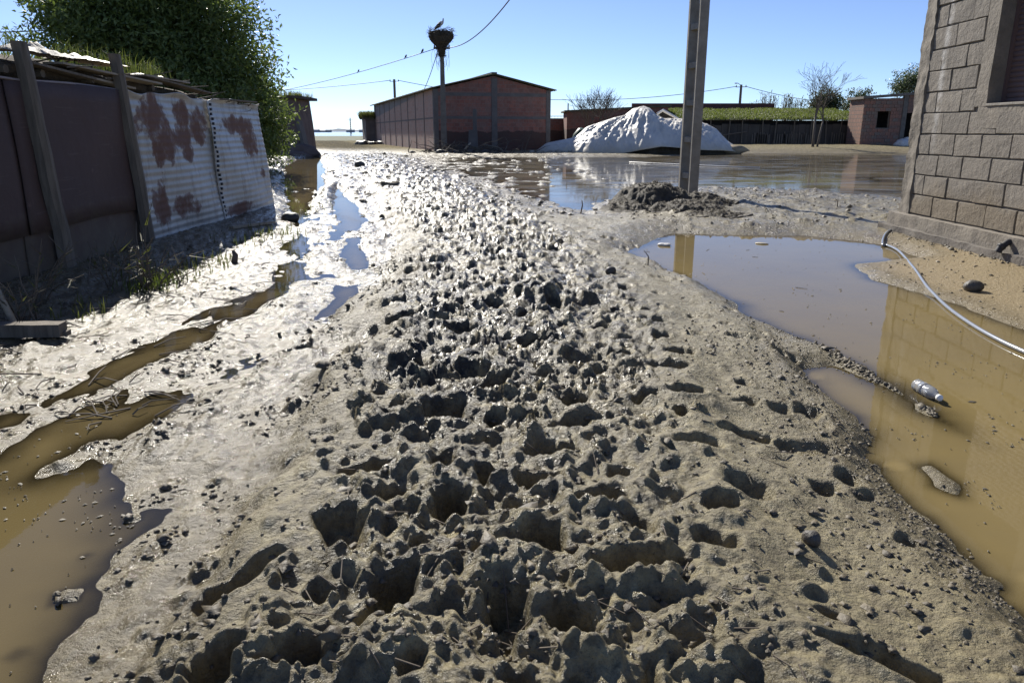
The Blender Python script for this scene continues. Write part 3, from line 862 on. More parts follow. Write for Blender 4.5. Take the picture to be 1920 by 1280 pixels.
# corrugated tin sheets, ribs level, grey zinc with large rust patches
t = NT('rusty_zinc')
co = t.coord('Object')
n = t.noise(1.15, 7, 0.58, co, 0.4); n2 = t.noise(9, 4, 0.6, co)
zinc = t.mix(n2, (0.50, 0.485, 0.455), (0.34, 0.33, 0.31))
spz_ = t.n('ShaderNodeSeparateXYZ'); t.l(co, spz_.inputs[0])
def wall_yz(px, py):
    """photo pixel -> (y, z) on the plane of the tin wall, in the shed's own coordinates"""
    v = 640 - py
    tt = FX / (px - 960)
    return ((FPX * math.cos(PITCH) + v * math.sin(PITCH)) * tt - LO.y, CAM_H + (-FPX * math.sin(PITCH) + v * math.cos(PITCH)) * tt)
best = None
wn = t.math('MULTIPLY', t.math('SUBTRACT', t.noise(4.0, 7, 0.68, co), 0.5), 5.5)
for px, py, ry, rz_ in ((285, 225, 0.36, 0.27), (300, 275, 0.26, 0.24), (345, 215, 0.30, 0.16), (372, 235, 0.28, 0.20), (342, 262, 0.34, 0.16), (348, 285, 0.22, 0.10), (448, 238, 0.66, 0.13), (466, 262, 0.34, 0.22),
                        (300, 385, 0.18, 0.26), (345, 385, 0.30, 0.12), (440, 390, 0.5, 0.08), (488, 325, 0.12, 0.08)):
    yy, zz = wall_yz(px, py)
    dy = t.math('DIVIDE', t.math('SUBTRACT', spz_.outputs[1], yy), ry); dz = t.math('DIVIDE', t.math('SUBTRACT', spz_.outputs[2], zz), rz_)
    q = t.math('ADD', t.math('MULTIPLY', dy, dy), t.math('MULTIPLY', dz, dz))
    best = q if best is None else t.math('MINIMUM', best, q)
rm = t.ramp(t.math('ADD', t.math('SUBTRACT', 1.15, best), wn), [(0.0, 0.0), (0.30, 0.7), (0.9, 1.0)])
rust = t.mix(n2, (0.21, 0.105, 0.068), (0.13, 0.070, 0.052))
drip = t.ramp(t.noise(2.5, 5, 0.7, t.coord('Object', (1, 3, 0.7))), [(0.50, 0.0), (0.72, 0.7)])
col = t.mix(drip, zinc, (0.15, 0.10, 0.075))
col = t.mix(rm, col, rust)
rgh = t.math('ADD', 0.42, t.math('MULTIPLY', rm, 0.4))
me_ = t.math('SUBTRACT', 0.25, t.math('MULTIPLY', rm, 0.25))
M_TIN = t.done(t.bsdf(col, rgh, t.bump(t.noise(14, 4, 0.6, co), 0.25, 0.01), Metallic=me_))
def tin(y0, y1, xt, xb, zt, seed, ragged=True):
    rr = random.Random(seed)
    N, K = 60, 132
    vs = []; fs = []
    for i in range(N + 1):
        y = y0 + (y1 - y0) * i / N
        zb = 0.03 + 0.03 * math.sin(y * 3.1 + seed) + 0.05 * max(0, math.sin(y * 11 + seed)) * (0.5 if ragged else 0)
        top = zt(y) + 0.012 * math.sin(y * 9 + seed) + 0.02 * math.sin(y * 3.7)
        for j in range(K + 1):
            s = j / K
            z = zb + (top - zb) * s
            x = xb + (xt - xb) * s + 0.0032 * math.sin(z * 2 * math.pi / 0.076) + 0.02 * math.sin(y * 1.9 + z * 2.1 + seed) + 0.012 * math.sin(z * 5 + y * 4)
            if s > 0.965: x += (s - 0.965) * 1.3 * (0.6 + 0.4 * math.sin(y * 5))
            vs.append(Vector((x, y, z)) - LO)
    for i in range(N):
        for j in range(K):
            a = i * (K + 1) + j
            fs.append((a, a + K + 1, a + K + 2, a + 1))
    o = MB().add(vs, fs).build('corrugated_sheet', M_TIN, shed, True)
    sf = o.modifiers.new('thick', 'SOLIDIFY'); sf.thickness = 0.004
    return o
tin(7.72, 9.93, FX - 0.02, FX + 0.05, lambda y: 1.60 + 0.0 * y, 2)
tin(9.85, 11.95, FX - 0.03, FX + 0.10, lambda y: 1.60 + 0.005 * (y - 10), 5)
# nail holes along the joint
mb = MB()
rr = random.Random(5)
for k in range(26):
    z = 0.08 + k * 0.058
    y = 9.90 + rr.uniform(-0.015, 0.015) + 0.02 * math.sin(k)
    MB().box(Vector((FX + 0.055 - 0.04 * z / 1.6, y - 0.012, z - 0.016)) - LO, Vector((FX + 0.085 - 0.045 * z / 1.6, y + 0.012, z + 0.016)) - LO).build('lacing', M_WIRE, shed)
# roof: poles, boards and old sheets under a bed of earth
rr = random.Random(9)
N, K = 60, 16
vs = []; fs = []
for i in range(N + 1):
    y = 1.5 + 10.4 * i / N
    for j in range(K + 1):
        x = FX - 0.12 - 4.6 * j / K
        z = 1.74 + 0.17 * (1 - math.exp(-j / 2.5)) + 0.05 * float(pn(np.array([x * 1.7]), np.array([y * 1.3]), 3)[0]) * 2
        if y > 8.5: z -= 0.075 * (y - 8.5) * (1 if j < 6 else 0.5)
        if j == 0: z -= 0.05
        vs.append(Vector((x, y, z)) - LO)
for i in range(N):
    for j in range(K):
        a = i * (K + 1) + j
        fs.append((a + 1, a + K + 2, a + K + 1, a))
roof_o = o = MB().add(vs, fs).build('roof', simple('roof_earth', (0.13, 0.10, 0.065), (0.07, 0.055, 0.035), 3, 0.95, 0.8, 0.05), shed, True)
sf = o.modifiers.new('thick', 'SOLIDIFY'); sf.thickness = -0.09
for k in range(16):
    y = 1.7 + k * 0.62 + rr.uniform(-0.1, 0.1)
    z = 1.665 - max(0, y - 8.5) * 0.05
    MB().tube([Vector((FX - 0.04 + rr.uniform(-0.05, 0.05), y, z)) - LO, Vector((FX - 3.2, y + rr.uniform(-0.3, 0.3), z + 0.04)) - LO], [0.035, 0.045], 6).build('roof_pole', M_WOOD, roof_o)
for k in range(15):
    y0 = rr.uniform(1.6, 10.4); L = rr.uniform(0.7, 1.9); z = 1.725 + rr.uniform(0, 0.06) - max(0, y0 - 8.2) * 0.055; x = FX - rr.uniform(0.0, 0.22)
    M = Matrix.Translation(Vector((x, y0, z)) - LO) @ Matrix.Rotation(rr.gauss(0, 0.05), 4, 'Z') @ Matrix.Rotation(rr.gauss(-0.02, 0.03), 4, 'X')
    MB().box((-0.11, 0, -0.009), (0.07, L, 0.009), M).build('roof_board', rr.choice([M_WOOD, M_WOOD_L, M_WOOD]), roof_o)
mb = MB()
for k in range(90):
    y = rr.uniform(6.8, 11.6); z = 1.735 + rr.uniform(-0.03, 0.05) - max(0, y - 8.5) * 0.07
    p = Vector((FX - rr.uniform(0, 0.5), y, z)) - LO
    mb.tube([p, p + Vector((rr.uniform(0.05, 0.2), rr.uniform(-0.3, 0.4), rr.uniform(-0.03, 0.06)))], [0.009, 0.004], 4)
mb.build('roof_brushwood', M_TWIG, roof_o)['kind'] = 'stuff'
# crumpled plastic at the roof's edge
def crumple(y0, y1, x, z, hgt, dep, seed, m):
    N, K = 40, 8
    vs = []; fs = []
    for i in range(N + 1):
        y = y0 + (y1 - y0) * i / N
        for j in range(K + 1):
            s = j / K
            e = math.sin(math.pi * i / N) ** 0.4
            nz = float(pn(np.array([y * 6 + seed]), np.array([s * 3.0]), seed)[0]); nz2 = float(pn(np.array([y * 15]), np.array([s * 6.0 + seed]), seed + 1)[0])
            vs.append(Vector((x - dep * s + 0.05 * nz, y, z + e * hgt * (math.sin(s * math.pi * 0.9) * (0.5 + 0.9 * abs(nz) * 2) + 0.25 * nz2))) - LO)
    for i in range(N):
        for j in range(K):
            a = i * (K + 1) + j
            fs.append((a + 1, a + K + 2, a + K + 1, a))
    return MB().add(vs, fs).build('plastic_sheet', m, roof_o, True)
M_CREAM = simple('cream_plastic', (0.62, 0.53, 0.36), (0.45, 0.38, 0.25), 5, 0.5, 0.5, 0.02)
M_DULL = simple('dirty_plastic', (0.36, 0.33, 0.28), (0.22, 0.20, 0.16), 7, 0.7, 0.5, 0.02)
crumple(2.0, 6.2, FX + 0.02, 1.80, 0.03, 0.5, 3, M_DULL)
crumple(6.3, 7.15, FX - 0.02, 1.82, 0.085, 0.3, 5, M_DULL)
crumple(7.1, 8.0, FX - 0.0, 1.83, 0.05, 0.35, 8, M_CREAM)
crumple(8.3, 9.6, FX - 0.1, 1.78, 0.03, 0.3, 12, M_CREAM)
# grass on that roof
g = np.random.default_rng(4)
P = []
for k in range(5200):
    y = g.uniform(2.5, 9.5); x = FX - 0.25 - 2.2 * g.random() ** 1.4
    if float(pn(np.array([x * 2.0]), np.array([y * 1.4]), 77)[0]) < -0.12: continue
    P.append((x, y, 1.84 - max(0, y - 8.5) * 0.06))
tag(blades('roof_grass', P, 0.05, 0.27, 0.005, M_GRASSM, None, 6, 1.1), 'green grass growing on the earth roof of the tin-walled shed', 'grass', kind='stuff')

# ================================================================== BIG TREE
TB = Vector((-9.2, 20.5, 0.05))
tree = empty('evergreen_tree', TB, 'huge dense dark green broad-leaved tree behind the tin-walled shed', 'tree')
def blob(px, py, D, rx, ry, rz):
    return (tuple(AT(px, py, D) - TB), (rx, ry, rz))
bl = [blob(270, 70, 20.5, 2.6, 2.2, 2.2), blob(180, 70, 20, 1.55, 1.6, 1.35), blob(360, 60, 21, 1.6, 1.9, 1.7), blob(420, 140, 21.5, 1.25, 1.6, 1.7),
      blob(468, 190, 22.5, 1.0, 1.4, 1.35), blob(490, 255, 23, 0.85, 1.1, 1.0), blob(300, 180, 20, 2.6, 1.8, 1.8), blob(150, 20, 20.5, 1.0, 1.2, 0.9), blob(270, -20, 21, 2.0, 1.9, 1.3), blob(440, 250, 21.5, 1.0, 1.2, 1.1)]
leaf_crown('crown', bl, 84000, 0.15, M_LEAF, tree, 21, 0.38, 0.36)
mb = MB(); rr = random.Random(2)
mb.tube([(0, 0, -0.2), (0.1, 0, 1.2), (0.05, 0.1, 2.4)], [0.3, 0.24, 0.2], 9)
mb.build('trunk', M_BARK, tree, True)
for k in range(7):
    c, r_ = bl[k]
    mb = MB(); e = Vector(c)
    mb.tube([(0.05, 0.08, 1.3 + 0.15 * k), Vector((0.05, 0.08, 2.0)).lerp(e, 0.5) + Vector((rr.gauss(0, .2), rr.gauss(0, .2), 0)), e], [0.13, 0.09, 0.03], 6)
    mb.build('limb', M_BARK, tree, True)

# ================================================================== RUINED HUT BEYOND THE TREE
HB = G(565, 292, 0.02)
hut = empty('earth_hut', HB, 'tall narrow earth-walled hut with a grassy roof behind the big tree', 'hut')
sc_ = HB.y / 1444
hh = (292 - 190) * sc_
M_EARTHW = simple('earth_wall', (0.21, 0.15, 0.125), (0.13, 0.095, 0.08), 1.4, 0.95, 0.7, 0.05)
mb = MB()
prof = [(0.0, 0), (-0.10, 0.55 * hh), (-0.22, hh)]
vs = []
for x, z in prof: vs += [(x, 0, z), (x, 3.2, z), (-3.4, 3.4, z), (-3.4, 0.1, z)]
mb.add(vs, [(0,1,5,4),(1,2,6,5),(2,3,7,6),(3,0,4,7),(4,5,9,8),(5,6,10,9),(6,7,11,10),(7,4,8,11),(8,9,10,11)])
mb.build('wall', M_EARTHW, hut)
mb = MB()
mb.add([(0.12, -0.1, 0), (0.34, -0.1, 0), (0.3, 0.9, 0), (0.05, 0.9, 0), (-0.16, -0.06, hh * 0.62), (-0.03, -0.06, hh * 0.62), (-0.05, 0.8, hh * 0.62), (-0.18, 0.8, hh * 0.62)],
       [(0,3,2,1),(4,5,6,7),(0,1,5,4),(1,2,6,5),(2,3,7,6),(3,0,4,7)])
mb.build('buttress', M_CONC_D, hut)
mb = MB(); rr = random.Random(8)
mb.box((-3.6, -0.25, hh), (0.14, 3.5, hh + 0.14))
mb.build('roof', simple('hut_roof', (0.10, 0.075, 0.055), (0.06, 0.045, 0.035), 3, 0.95, 0.8, 0.05), hut)
g = np.random.default_rng(9)
tag(blades('roof_weeds', [(-3.5 + 3.6 * g.random() ** 0.6, g.uniform(-0.2, 3.2), hh + 0.13) for k in range(700)], 0.08, 0.42, 0.012, M_GRASS_D, hut, 3, 0.6), kind='stuff')
mb = MB(); mb.rock((0.25, -0.6, 0.1), (0.8, 0.7, 0.5), 4, 11); mb.rock((0.0, -1.3, 0.0), (0.9, 0.8, 0.3), 6, 11); mb.build('rubble', M_EARTHW, hut, True)
# ================================================================== BARN
BA = Vector((-4.62, 46.0, -0.05)); BROT = math.atan2(8.6, 29.0)
barn = empty('brick_barn', BA, 'long red brick barn with concrete frame and low pitched roof', 'barn', rz=BROT)
BW, BL, EH, RH = 7.3, 31.0, 3.72, 4.52
# local: x along the gable, y along the side wall
def wall_prism(pts2, y0, y1):
    n = len(pts2); mb = MB()
    mb.add([(x, y0, z) for x, z in pts2] + [(x, y1, z) for x, z in pts2],
           [tuple(range(n)), tuple(range(2*n-1, n-1, -1))] + [(i, i+n, (i+1) % n + n, (i+1) % n) for i in range(n)])
    return mb
wall_prism([(0.2, 0), (BW - 0.2, 0), (BW - 0.2, EH - 0.05), (BW / 2, RH - 0.08), (0.2, EH - 0.05)], 0.03, 0.25).build('gable_wall', M_BRICK, barn)
wall_prism([(0.2, 0), (BW - 0.2, 0), (BW - 0.2, EH - 0.05), (BW / 2, RH - 0.08), (0.2, EH - 0.05)], BL - 0.25, BL - 0.03).build('gable_wall', M_BRICK, barn)
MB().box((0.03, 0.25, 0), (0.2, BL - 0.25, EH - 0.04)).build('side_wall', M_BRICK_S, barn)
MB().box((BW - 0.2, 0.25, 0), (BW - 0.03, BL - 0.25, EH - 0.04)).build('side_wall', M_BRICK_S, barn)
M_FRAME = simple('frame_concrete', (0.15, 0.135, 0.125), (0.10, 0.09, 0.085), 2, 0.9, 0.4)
for x0, x1, h in ((0, 0.28, EH), (BW - 0.28, BW, EH), (BW * 0.485, BW * 0.485 + 0.36, RH - 0.12)):
    MB().box((x0, 0, 0), (x1, 0.27, h - 0.06)).build('column', M_FRAME, barn)
for z, tk in ((3.28, 0.2), (1.98, 0.16)):
    MB().box((0.28, 0.012, z), (BW * 0.485, 0.2, z + tk)).build('beam', M_FRAME, barn)
    MB().box((BW * 0.485 + 0.36, 0.012, z), (BW - 0.28, 0.2, z + tk)).build('beam', M_FRAME, barn)
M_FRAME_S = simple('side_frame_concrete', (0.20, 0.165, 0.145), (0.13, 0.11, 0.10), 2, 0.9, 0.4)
for k in range(1, 10):
    y = BL * k / 9.5
    MB().box((0.0, y, 0), (0.05, y + 0.16, EH - 0.05)).build('column', M_FRAME_S, barn)
MB().box((0.012, 0.27, 1.98), (0.045, BL - 0.2, 2.08)).build('beam', M_FRAME_S, barn)
# corrugated roof
M_ROOF = simple('fibre_roof', (0.115, 0.115, 0.065), (0.075, 0.072, 0.05), 1.5, 0.9, 0.5, 0.02)
for s in (0, 1):
    N = 160; vs = []; fs = []
    for i in range(N + 1):
        y = -0.28 + (BL + 0.56) * i / N
        wv = 0.02 * math.sin(i * 2.4)
        xe = -0.28 if s == 0 else BW + 0.28
        ze = EH - 0.08
        for q in (0, 1):
            vs += [(xe, y, ze + wv + 0.06 * q), (BW / 2, y, RH + wv + 0.06 * q)]
    for i in range(N):
        a = i * 4
        fs += [(a, a+4, a+5, a+1), (a+2, a+3, a+7, a+6), (a, a+2, a+6, a+4)]
    fs += [(0, 1, 3, 2), (N*4, N*4+2, N*4+3, N*4+1)]
    MB().add(vs, fs).build('roof_slope', M_ROOF, barn)
MB().box((BW / 2 - 0.16, -0.3, RH + 0.03), (BW / 2 + 0.16, BL + 0.3, RH + 0.11)).build('ridge_cap', M_ROOF, barn)
# low lean-to at the far end with grass on its roof
p0 = barn.matrix_basis if False else None
def barn_pt(x, y, z=0):
    c, s = math.cos(BROT), math.sin(BROT)
    return Vector((BA.x + x * c - y * s, BA.y + x * s + y * c, z))
lt = empty('lean_to', barn_pt(-0.9, BL - 1.0), 'small grey lean-to with grassy roof at the end of the brick barn', 'lean-to', rz=BROT)
MB().box((0, 0, 0), (0.9, 3.5, 2.35)).build('wall', simple('leanto_wall', (0.17, 0.14, 0.125), (0.10, 0.085, 0.08), 1.5, 0.9, 0.4), lt)
MB().box((-0.2, -0.25, 2.35), (0.9, 3.7, 2.5)).build('roof', M_ROOF, lt)
g = np.random.default_rng(3)
blades('roof_grass', [(g.uniform(-0.3, 0.95), g.uniform(-0.35, 3.4), 2.45) for k in range(1500)], 0.3, 0.85, 0.03, M_GRASS_D, lt, 5, 0.9)
# concrete stump by the gable
cs = empty('concrete_stump', (AT(887, 283, 45.2).x, 45.2, 0), 'broken concrete pillar standing free before the barn gable', 'pillar')
MB().add([(-0.32, -0.15, -0.1), (0.3, -0.15, -0.1), (0.3, 0.2, -0.1), (-0.32, 0.2, -0.1), (-0.22, -0.12, 1.3), (0.26, -0.12, 1.3), (0.26, 0.15, 1.3), (-0.22, 0.15, 1.3)],
         [(0,3,2,1),(4,5,6,7),(0,1,5,4),(1,2,6,5),(2,3,7,6),(3,0,4,7)]).build('base', M_FRAME, cs)
MB().box((0.02, -0.1, 1.3), (0.24, 0.12, 2.45)).build('pillar', M_FRAME, cs)

# ================================================================== NEST POLE
NP = Vector((AT(833, 285, 43.6).x, 43.6, 0.0))
ntop = AT(829, 88, 43.6).z
npole = empty('utility_pole', NP, 'slim concrete pole carrying the stork nest before the brick barn', 'pole')
MB().add([(-0.17, -0.13, -0.2), (0.17, -0.13, -0.2), (0.17, 0.13, -0.2), (-0.17, 0.13, -0.2), (-0.10, -0.09, ntop), (0.10, -0.09, ntop), (0.10, 0.09, ntop), (-0.10, 0.09, ntop)],
         [(0,3,2,1),(4,5,6,7),(0,1,5,4),(1,2,6,5),(2,3,7,6),(3,0,4,7)]).build('shaft', M_CONC_D, npole, bevel=0.02)
MB().box((-0.45, -0.06, ntop - 0.12), (0.45, 0.06, ntop - 0.02)).build('crossarm', M_CONC_D, npole)
for x in (-0.4, 0.4):
    MB().lathe([(0.03, 0), (0.05, 0.03), (0.03, 0.06), (0.05, 0.09), (0.02, 0.13)], 8, Matrix.Translation((x, 0, ntop - 0.02))).build('insulator', M_CONC, npole)
nst = empty('stork_nest', (NP.x - 0.02, NP.y, ntop - 0.35), 'big stick nest on top of the slim concrete pole', 'nest')
rr = random.Random(4)
vs = []; fs = []
prof = [(0.13, -0.15), (0.22, 0.2), (0.33, 0.42), (0.52, 0.60), (0.64, 0.82), (0.66, 0.98), (0.58, 1.09), (0.3, 1.14), (0.02, 1.12)]
K = 22
for i, (r_, z) in enumerate(prof):
    for k in range(K):
        a = 6.2832 * k / K; f = rr.uniform(0.9, 1.1)
        vs.append((r_ * f * math.cos(a), r_ * f * math.sin(a), z + rr.uniform(-0.03, 0.03)))
fs = [(i*K+k, i*K+(k+1)%K, (i+1)*K+(k+1)%K, (i+1)*K+k) for i in range(len(prof)-1) for k in range(K)]
M_NEST = simple('nest_sticks', (0.085, 0.066, 0.045), (0.045, 0.036, 0.026), 12, 0.95, 0.9, 0.05)
MB().add(vs, fs).build('bowl', M_NEST, nst)
mb = MB()
for k in range(420):
    a = rr.uniform(0, 6.28); i = rr.randrange(len(prof) - 2); r_, z = prof[i]
    z += rr.uniform(0, 0.2); r_ *= rr.uniform(0.9, 1.08)
    p = Vector((r_ * math.cos(a), r_ * math.sin(a), z)); tg = Vector((-math.sin(a), math.cos(a), rr.gauss(0, 0.35))) + Vector((math.cos(a), math.sin(a), 0)) * rr.gauss(0.15, 0.4)
    L = rr.uniform(0.12, 0.34); tg.normalize()
    mb.tube([p - tg * L, p + Vector((math.cos(a), math.sin(a), 0)) * 0.03, p + tg * L], [0.007, 0.009, 0.005], 3)
mb.build('sticks', M_NEST, nst)
mb = MB()
for k in range(26):
    a = rr.uniform(0, 6.28); r_ = rr.uniform(0.1, 0.5)
    p = Vector((r_ * math.cos(a), r_ * math.sin(a) * 0.5, rr.uniform(-0.1, 0.5)))
    pts = [p]
    for q in range(5): pts.append(pts[-1] + Vector((rr.gauss(0, 0.05), rr.gauss(0, 0.03), -rr.uniform(0.06, 0.26))))
    mb.tube(pts, 0.006, 3)
mb.build('hanging_strands', M_NEST, nst)
# the stork: hunched, facing right, wing tips dark
SP = Vector((AT(824.5, 56, 43.6).x, 43.6, ntop - 0.35 + 1.12))
stork = empty('stork', SP, 'white stork with black wing tips standing on the stick nest', 'stork')
M_SWHITE = simple('white_feathers', (0.62, 0.57, 0.52), (0.45, 0.41, 0.37), 9, 0.8, 0.4)
M_SBLACK = simple('black_feathers', (0.03, 0.028, 0.03), (0.05, 0.045, 0.045), 9, 0.7, 0.3)
M_SRED = simple('red_leg_skin', (0.20, 0.05, 0.03), None, 9, 0.6, 0.1)
def loft(secs, n=10):
    """(centre, half-width across, half-height) rings along a path in the x-z plane"""
    vs = []; fs = []
    for i, (c, ry, rz) in enumerate(secs):
        c = Vector(c)
        a = Vector(secs[min(i+1, len(secs)-1)][0]) - Vector(secs[max(i-1, 0)][0]); a.normalize()
        up = Vector((-a.z, 0, a.x))
        for k in range(n):
            an = 6.2832 * k / n
            vs.append(c + Vector((0, 1, 0)) * ry * math.cos(an) + up * rz * math.sin(an))
    for i in range(len(secs) - 1):
        for k in range(n): fs.append((i*n+k, i*n+(k+1)%n, (i+1)*n+(k+1)%n, (i+1)*n+k))
    fs += [tuple(range(n-1, -1, -1)), tuple((len(secs)-1)*n + k for k in range(n))]
    return MB().add(vs, fs)
loft([((-0.16, 0, 0.22), 0.05, 0.03), ((-0.09, 0, 0.29), 0.10, 0.08), ((0.0, 0, 0.36), 0.125, 0.115), ((0.09, 0, 0.43), 0.115, 0.115), ((0.155, 0, 0.47), 0.08, 0.085),
      ((0.185, 0, 0.52), 0.045, 0.05), ((0.20, 0, 0.57), 0.035, 0.038), ((0.195, 0, 0.61), 0.04, 0.04), ((0.205, 0, 0.65), 0.035, 0.032), ((0.225, 0, 0.665), 0.012, 0.012)]).build('body', M_SWHITE, stork, True)
for s in (-1, 1):
    loft([((-0.30, 0.05 * s, 0.08), 0.012, 0.012), ((-0.20, 0.08 * s, 0.18), 0.03, 0.055), ((-0.08, 0.115 * s, 0.29), 0.035, 0.09), ((0.02, 0.12 * s, 0.38), 0.03, 0.06), ((0.07, 0.11 * s, 0.42), 0.01, 0.02)], 8).build('wing', M_SBLACK, stork, True)
    MB().tube([(0.02 + 0.02 * s, 0.045 * s, 0.28), (-0.035 + 0.03 * s, 0.045 * s, 0.13), (0.0 + 0.01 * s, 0.045 * s, 0.0), (0.05 + 0.01 * s, 0.05 * s, -0.005)], [0.022, 0.010, 0.009, 0.006], 6).build('leg', M_SRED, stork, True)
MB().tube([(0.215, 0, 0.655), (0.225, 0, 0.60), (0.222, 0, 0.50)], [0.016, 0.012, 0.003], 6).build('bill', M_SRED, stork, True)

# ================================================================== OTHER POLES AND WIRES
def tpole(px, py_top, py_base, D, wd, name, label, group=None):
    b = AT(px, py_base, D); z1 = AT(px, py_top, D).z
    o = empty(name, (b.x, D, 0), label, 'pole', group)
    MB().tube([(0, 0, -0.3), (0, 0, z1)], [wd, wd * 0.75], 8).build('shaft', M_WOOD, o)
    MB().tube([(-0.5, 0, z1 - 0.22), (0.5, 0, z1 - 0.2)], 0.03, 6).build('crossarm', M_WOOD, o)
    for x in (-0.45, 0.45):
        MB().lathe([(0.03, 0), (0.06, 0.04), (0.03, 0.08), (0.05, 0.12), (0.02, 0.16)], 7, Matrix.Translation((x, 0, z1 - 0.19))).build('insulator', M_CONC, o)
    return Vector((b.x, D, z1))
P742 = tpole(742.5, 149, 235, 86, 0.17, 'power_pole', 'wooden power pole rising behind the brick barn roof')
P1384 = tpole(1384, 159, 235, 74, 0.15, 'power_pole', 'short wooden power pole with a lamp arm behind the dark red wall')
# lamp arm of that pole
lampo = [o for o in bpy.data.objects if o.name.startswith('power_pole')][-1]
MB().tube([(0, 0, P1384.z - 0.1), (-0.3, 0, P1384.z + 0.12), (-0.42, 0, P1384.z + 0.12)], 0.025, 6).build('lamp_arm', M_CONC_D, lampo)
MB().box((-0.62, -0.07, P1384.z + 0.08), (-0.38, 0.07, P1384.z + 0.16)).build('lamp_head', M_CONC, lampo)
def wire(pts, r, label, kn='overhead_wire'):
    o = MB().tube(pts, r, 5).build(kn, M_WIRE, None, True)
    return tag(o, label, 'wire', 'overhead wires')
NT_ = Vector((NP.x, NP.y, ntop))
# ladder pole (built below) carries the near end of the thick cable
LP = G(1290, 364, 0.13)
LPTOP = Vector((LP.x, LP.y, 8.6))
pts = []
a = NT_ + Vector((0.1, 0, -0.02)); b = AT(1000, -8, 20.0); c = LPTOP
for k in range(41):
    s = k / 40
    pts.append(a.lerp(c, s) - Vector((0, 0, 1.7 * 4 * s * (1 - s))))
wire(pts, 0.022, 'thick black cable sagging from the nest pole to the concrete ladder pole')
wl1 = AT(390, 192, 95)
wire(sag(NT_ + Vector((-0.35, 0, -0.1)), AT(300, 182, 95), 1.2), 0.02, 'thin wire from the nest pole to the far left with small birds on it')
wire(sag(P742 + Vector((-0.4, 0, -0.1)), AT(300, 172, 92), 0.5), 0.03, 'wire running from the barn-side power pole to the left')
wire(sag(P742 + Vector((0.4, 0, -0.1)), AT(1000, 182, 84), 0.3), 0.03, 'wire from the power pole passing behind the barn roof')
wire(sag(P742 + Vector((0.3, 0, -0.2)), NT_ + Vector((-0.2, 0, -0.15)), 2.6), 0.022, 'slack wire hanging between the nest pole and the power pole behind')
wire(sag(AT(900, 176, 80), P1384 + Vector((-0.4, 0, -0.15)), 0.9), 0.026, 'long level wire between the barn and the short lamp pole')
wire(sag(P1384 + Vector((0.4, 0, -0.15)), AT(1680, 196, 80), 0.6), 0.026, 'wire from the short lamp pole towards the brick hut')
wire(sag(AT(-150, 62, 32), AT(300, 44, 30), 0.1), 0.022, 'dark wire entering the big tree above the red board wall')
# small birds on the thin wire
A_, B_ = NT_ + Vector((-0.35, 0, -0.1)), AT(300, 182, 95)
for k, s in enumerate((0.022, 0.052, 0.15)):
    q = A_.lerp(B_, s) - Vector((0, 0, 1.2 * 4 * s * (1 - s)))
    bo = empty('small_bird', q, ('small dark bird on the thin wire, the one closest to the stork nest', 'small dark bird on the thin wire, second from the stork nest', 'small dark bird on the thin wire, farthest from the stork nest')[k], 'bird', 'small birds on the wire')
    f = (1.0, 0.9, 0.8)[k]
    loft([((-0.10 * f, 0, -0.02), 0.012, 0.008), ((-0.05 * f, 0, 0.04), 0.035 * f, 0.03 * f), ((0.0, 0, 0.10 * f), 0.06 * f, 0.06 * f), ((0.03 * f, 0, 0.16 * f), 0.05 * f, 0.05 * f), ((0.045 * f, 0, 0.205 * f), 0.035 * f, 0.035 * f), ((0.08 * f, 0, 0.21 * f), 0.008, 0.008)], 8).build('body', M_SBLACK, bo, True)
    loft([((-0.05 * f, 0, 0.035), 0.025 * f, 0.01), ((-0.13 * f, 0, -0.07), 0.012, 0.006)], 6).build('tail', M_SBLACK, bo)

# ================================================================== CONCRETE LADDER POLE
lad = empty('ladder_pole', (LP.x, LP.y, LP.z - 0.1), 'tall concrete ladder pole with rung openings beside the dung heap', 'pole')
# two flanges joined by rungs; the rear one shows at the left
sepv = Vector((-0.105, 0.30, 0))
lr = math.atan2(sepv.x, sepv.y)
def pillar(cx, cy, w0, d0, w1, d1, z0, z1, name):
    M = Matrix.Rotation(0.12, 4, 'Z')
    vs = [Vector((sx * w / 2, sy * d / 2, z)) for z, w, d in ((z0, w0, d0), (z1, w1, d1)) for sx, sy in ((-1,-1),(1,-1),(1,1),(-1,1))]
    vs = [M @ p + Vector((cx, cy, 0)) for p in vs]
    return MB().add(vs, [(0,3,2,1),(4,5,6,7),(0,1,5,4),(1,2,6,5),(2,3,7,6),(3,0,4,7)]).build(name, M_CONC, lad, bevel=0.008)
pillar(0.065, -0.06, 0.165, 0.09, 0.14, 0.08, -0.4, 8.7, 'flange')
pillar(0.065 + sepv.x, -0.06 + sepv.y, 0.165, 0.09, 0.14, 0.08, -0.4, 8.7, 'flange')
for k in range(14):
    z = 0.42 + k * 0.615
    M = Matrix.Translation((0.065 + sepv.x / 2, -0.06 + sepv.y / 2, z)) @ Matrix.Rotation(-math.atan2(-sepv.x, sepv.y) * -1, 4, 'Z')
    MB().box((-0.07, -0.12, -0.05), (0.07, 0.12, 0.05), M).build('rung', M_CONC, lad, bevel=0.006)

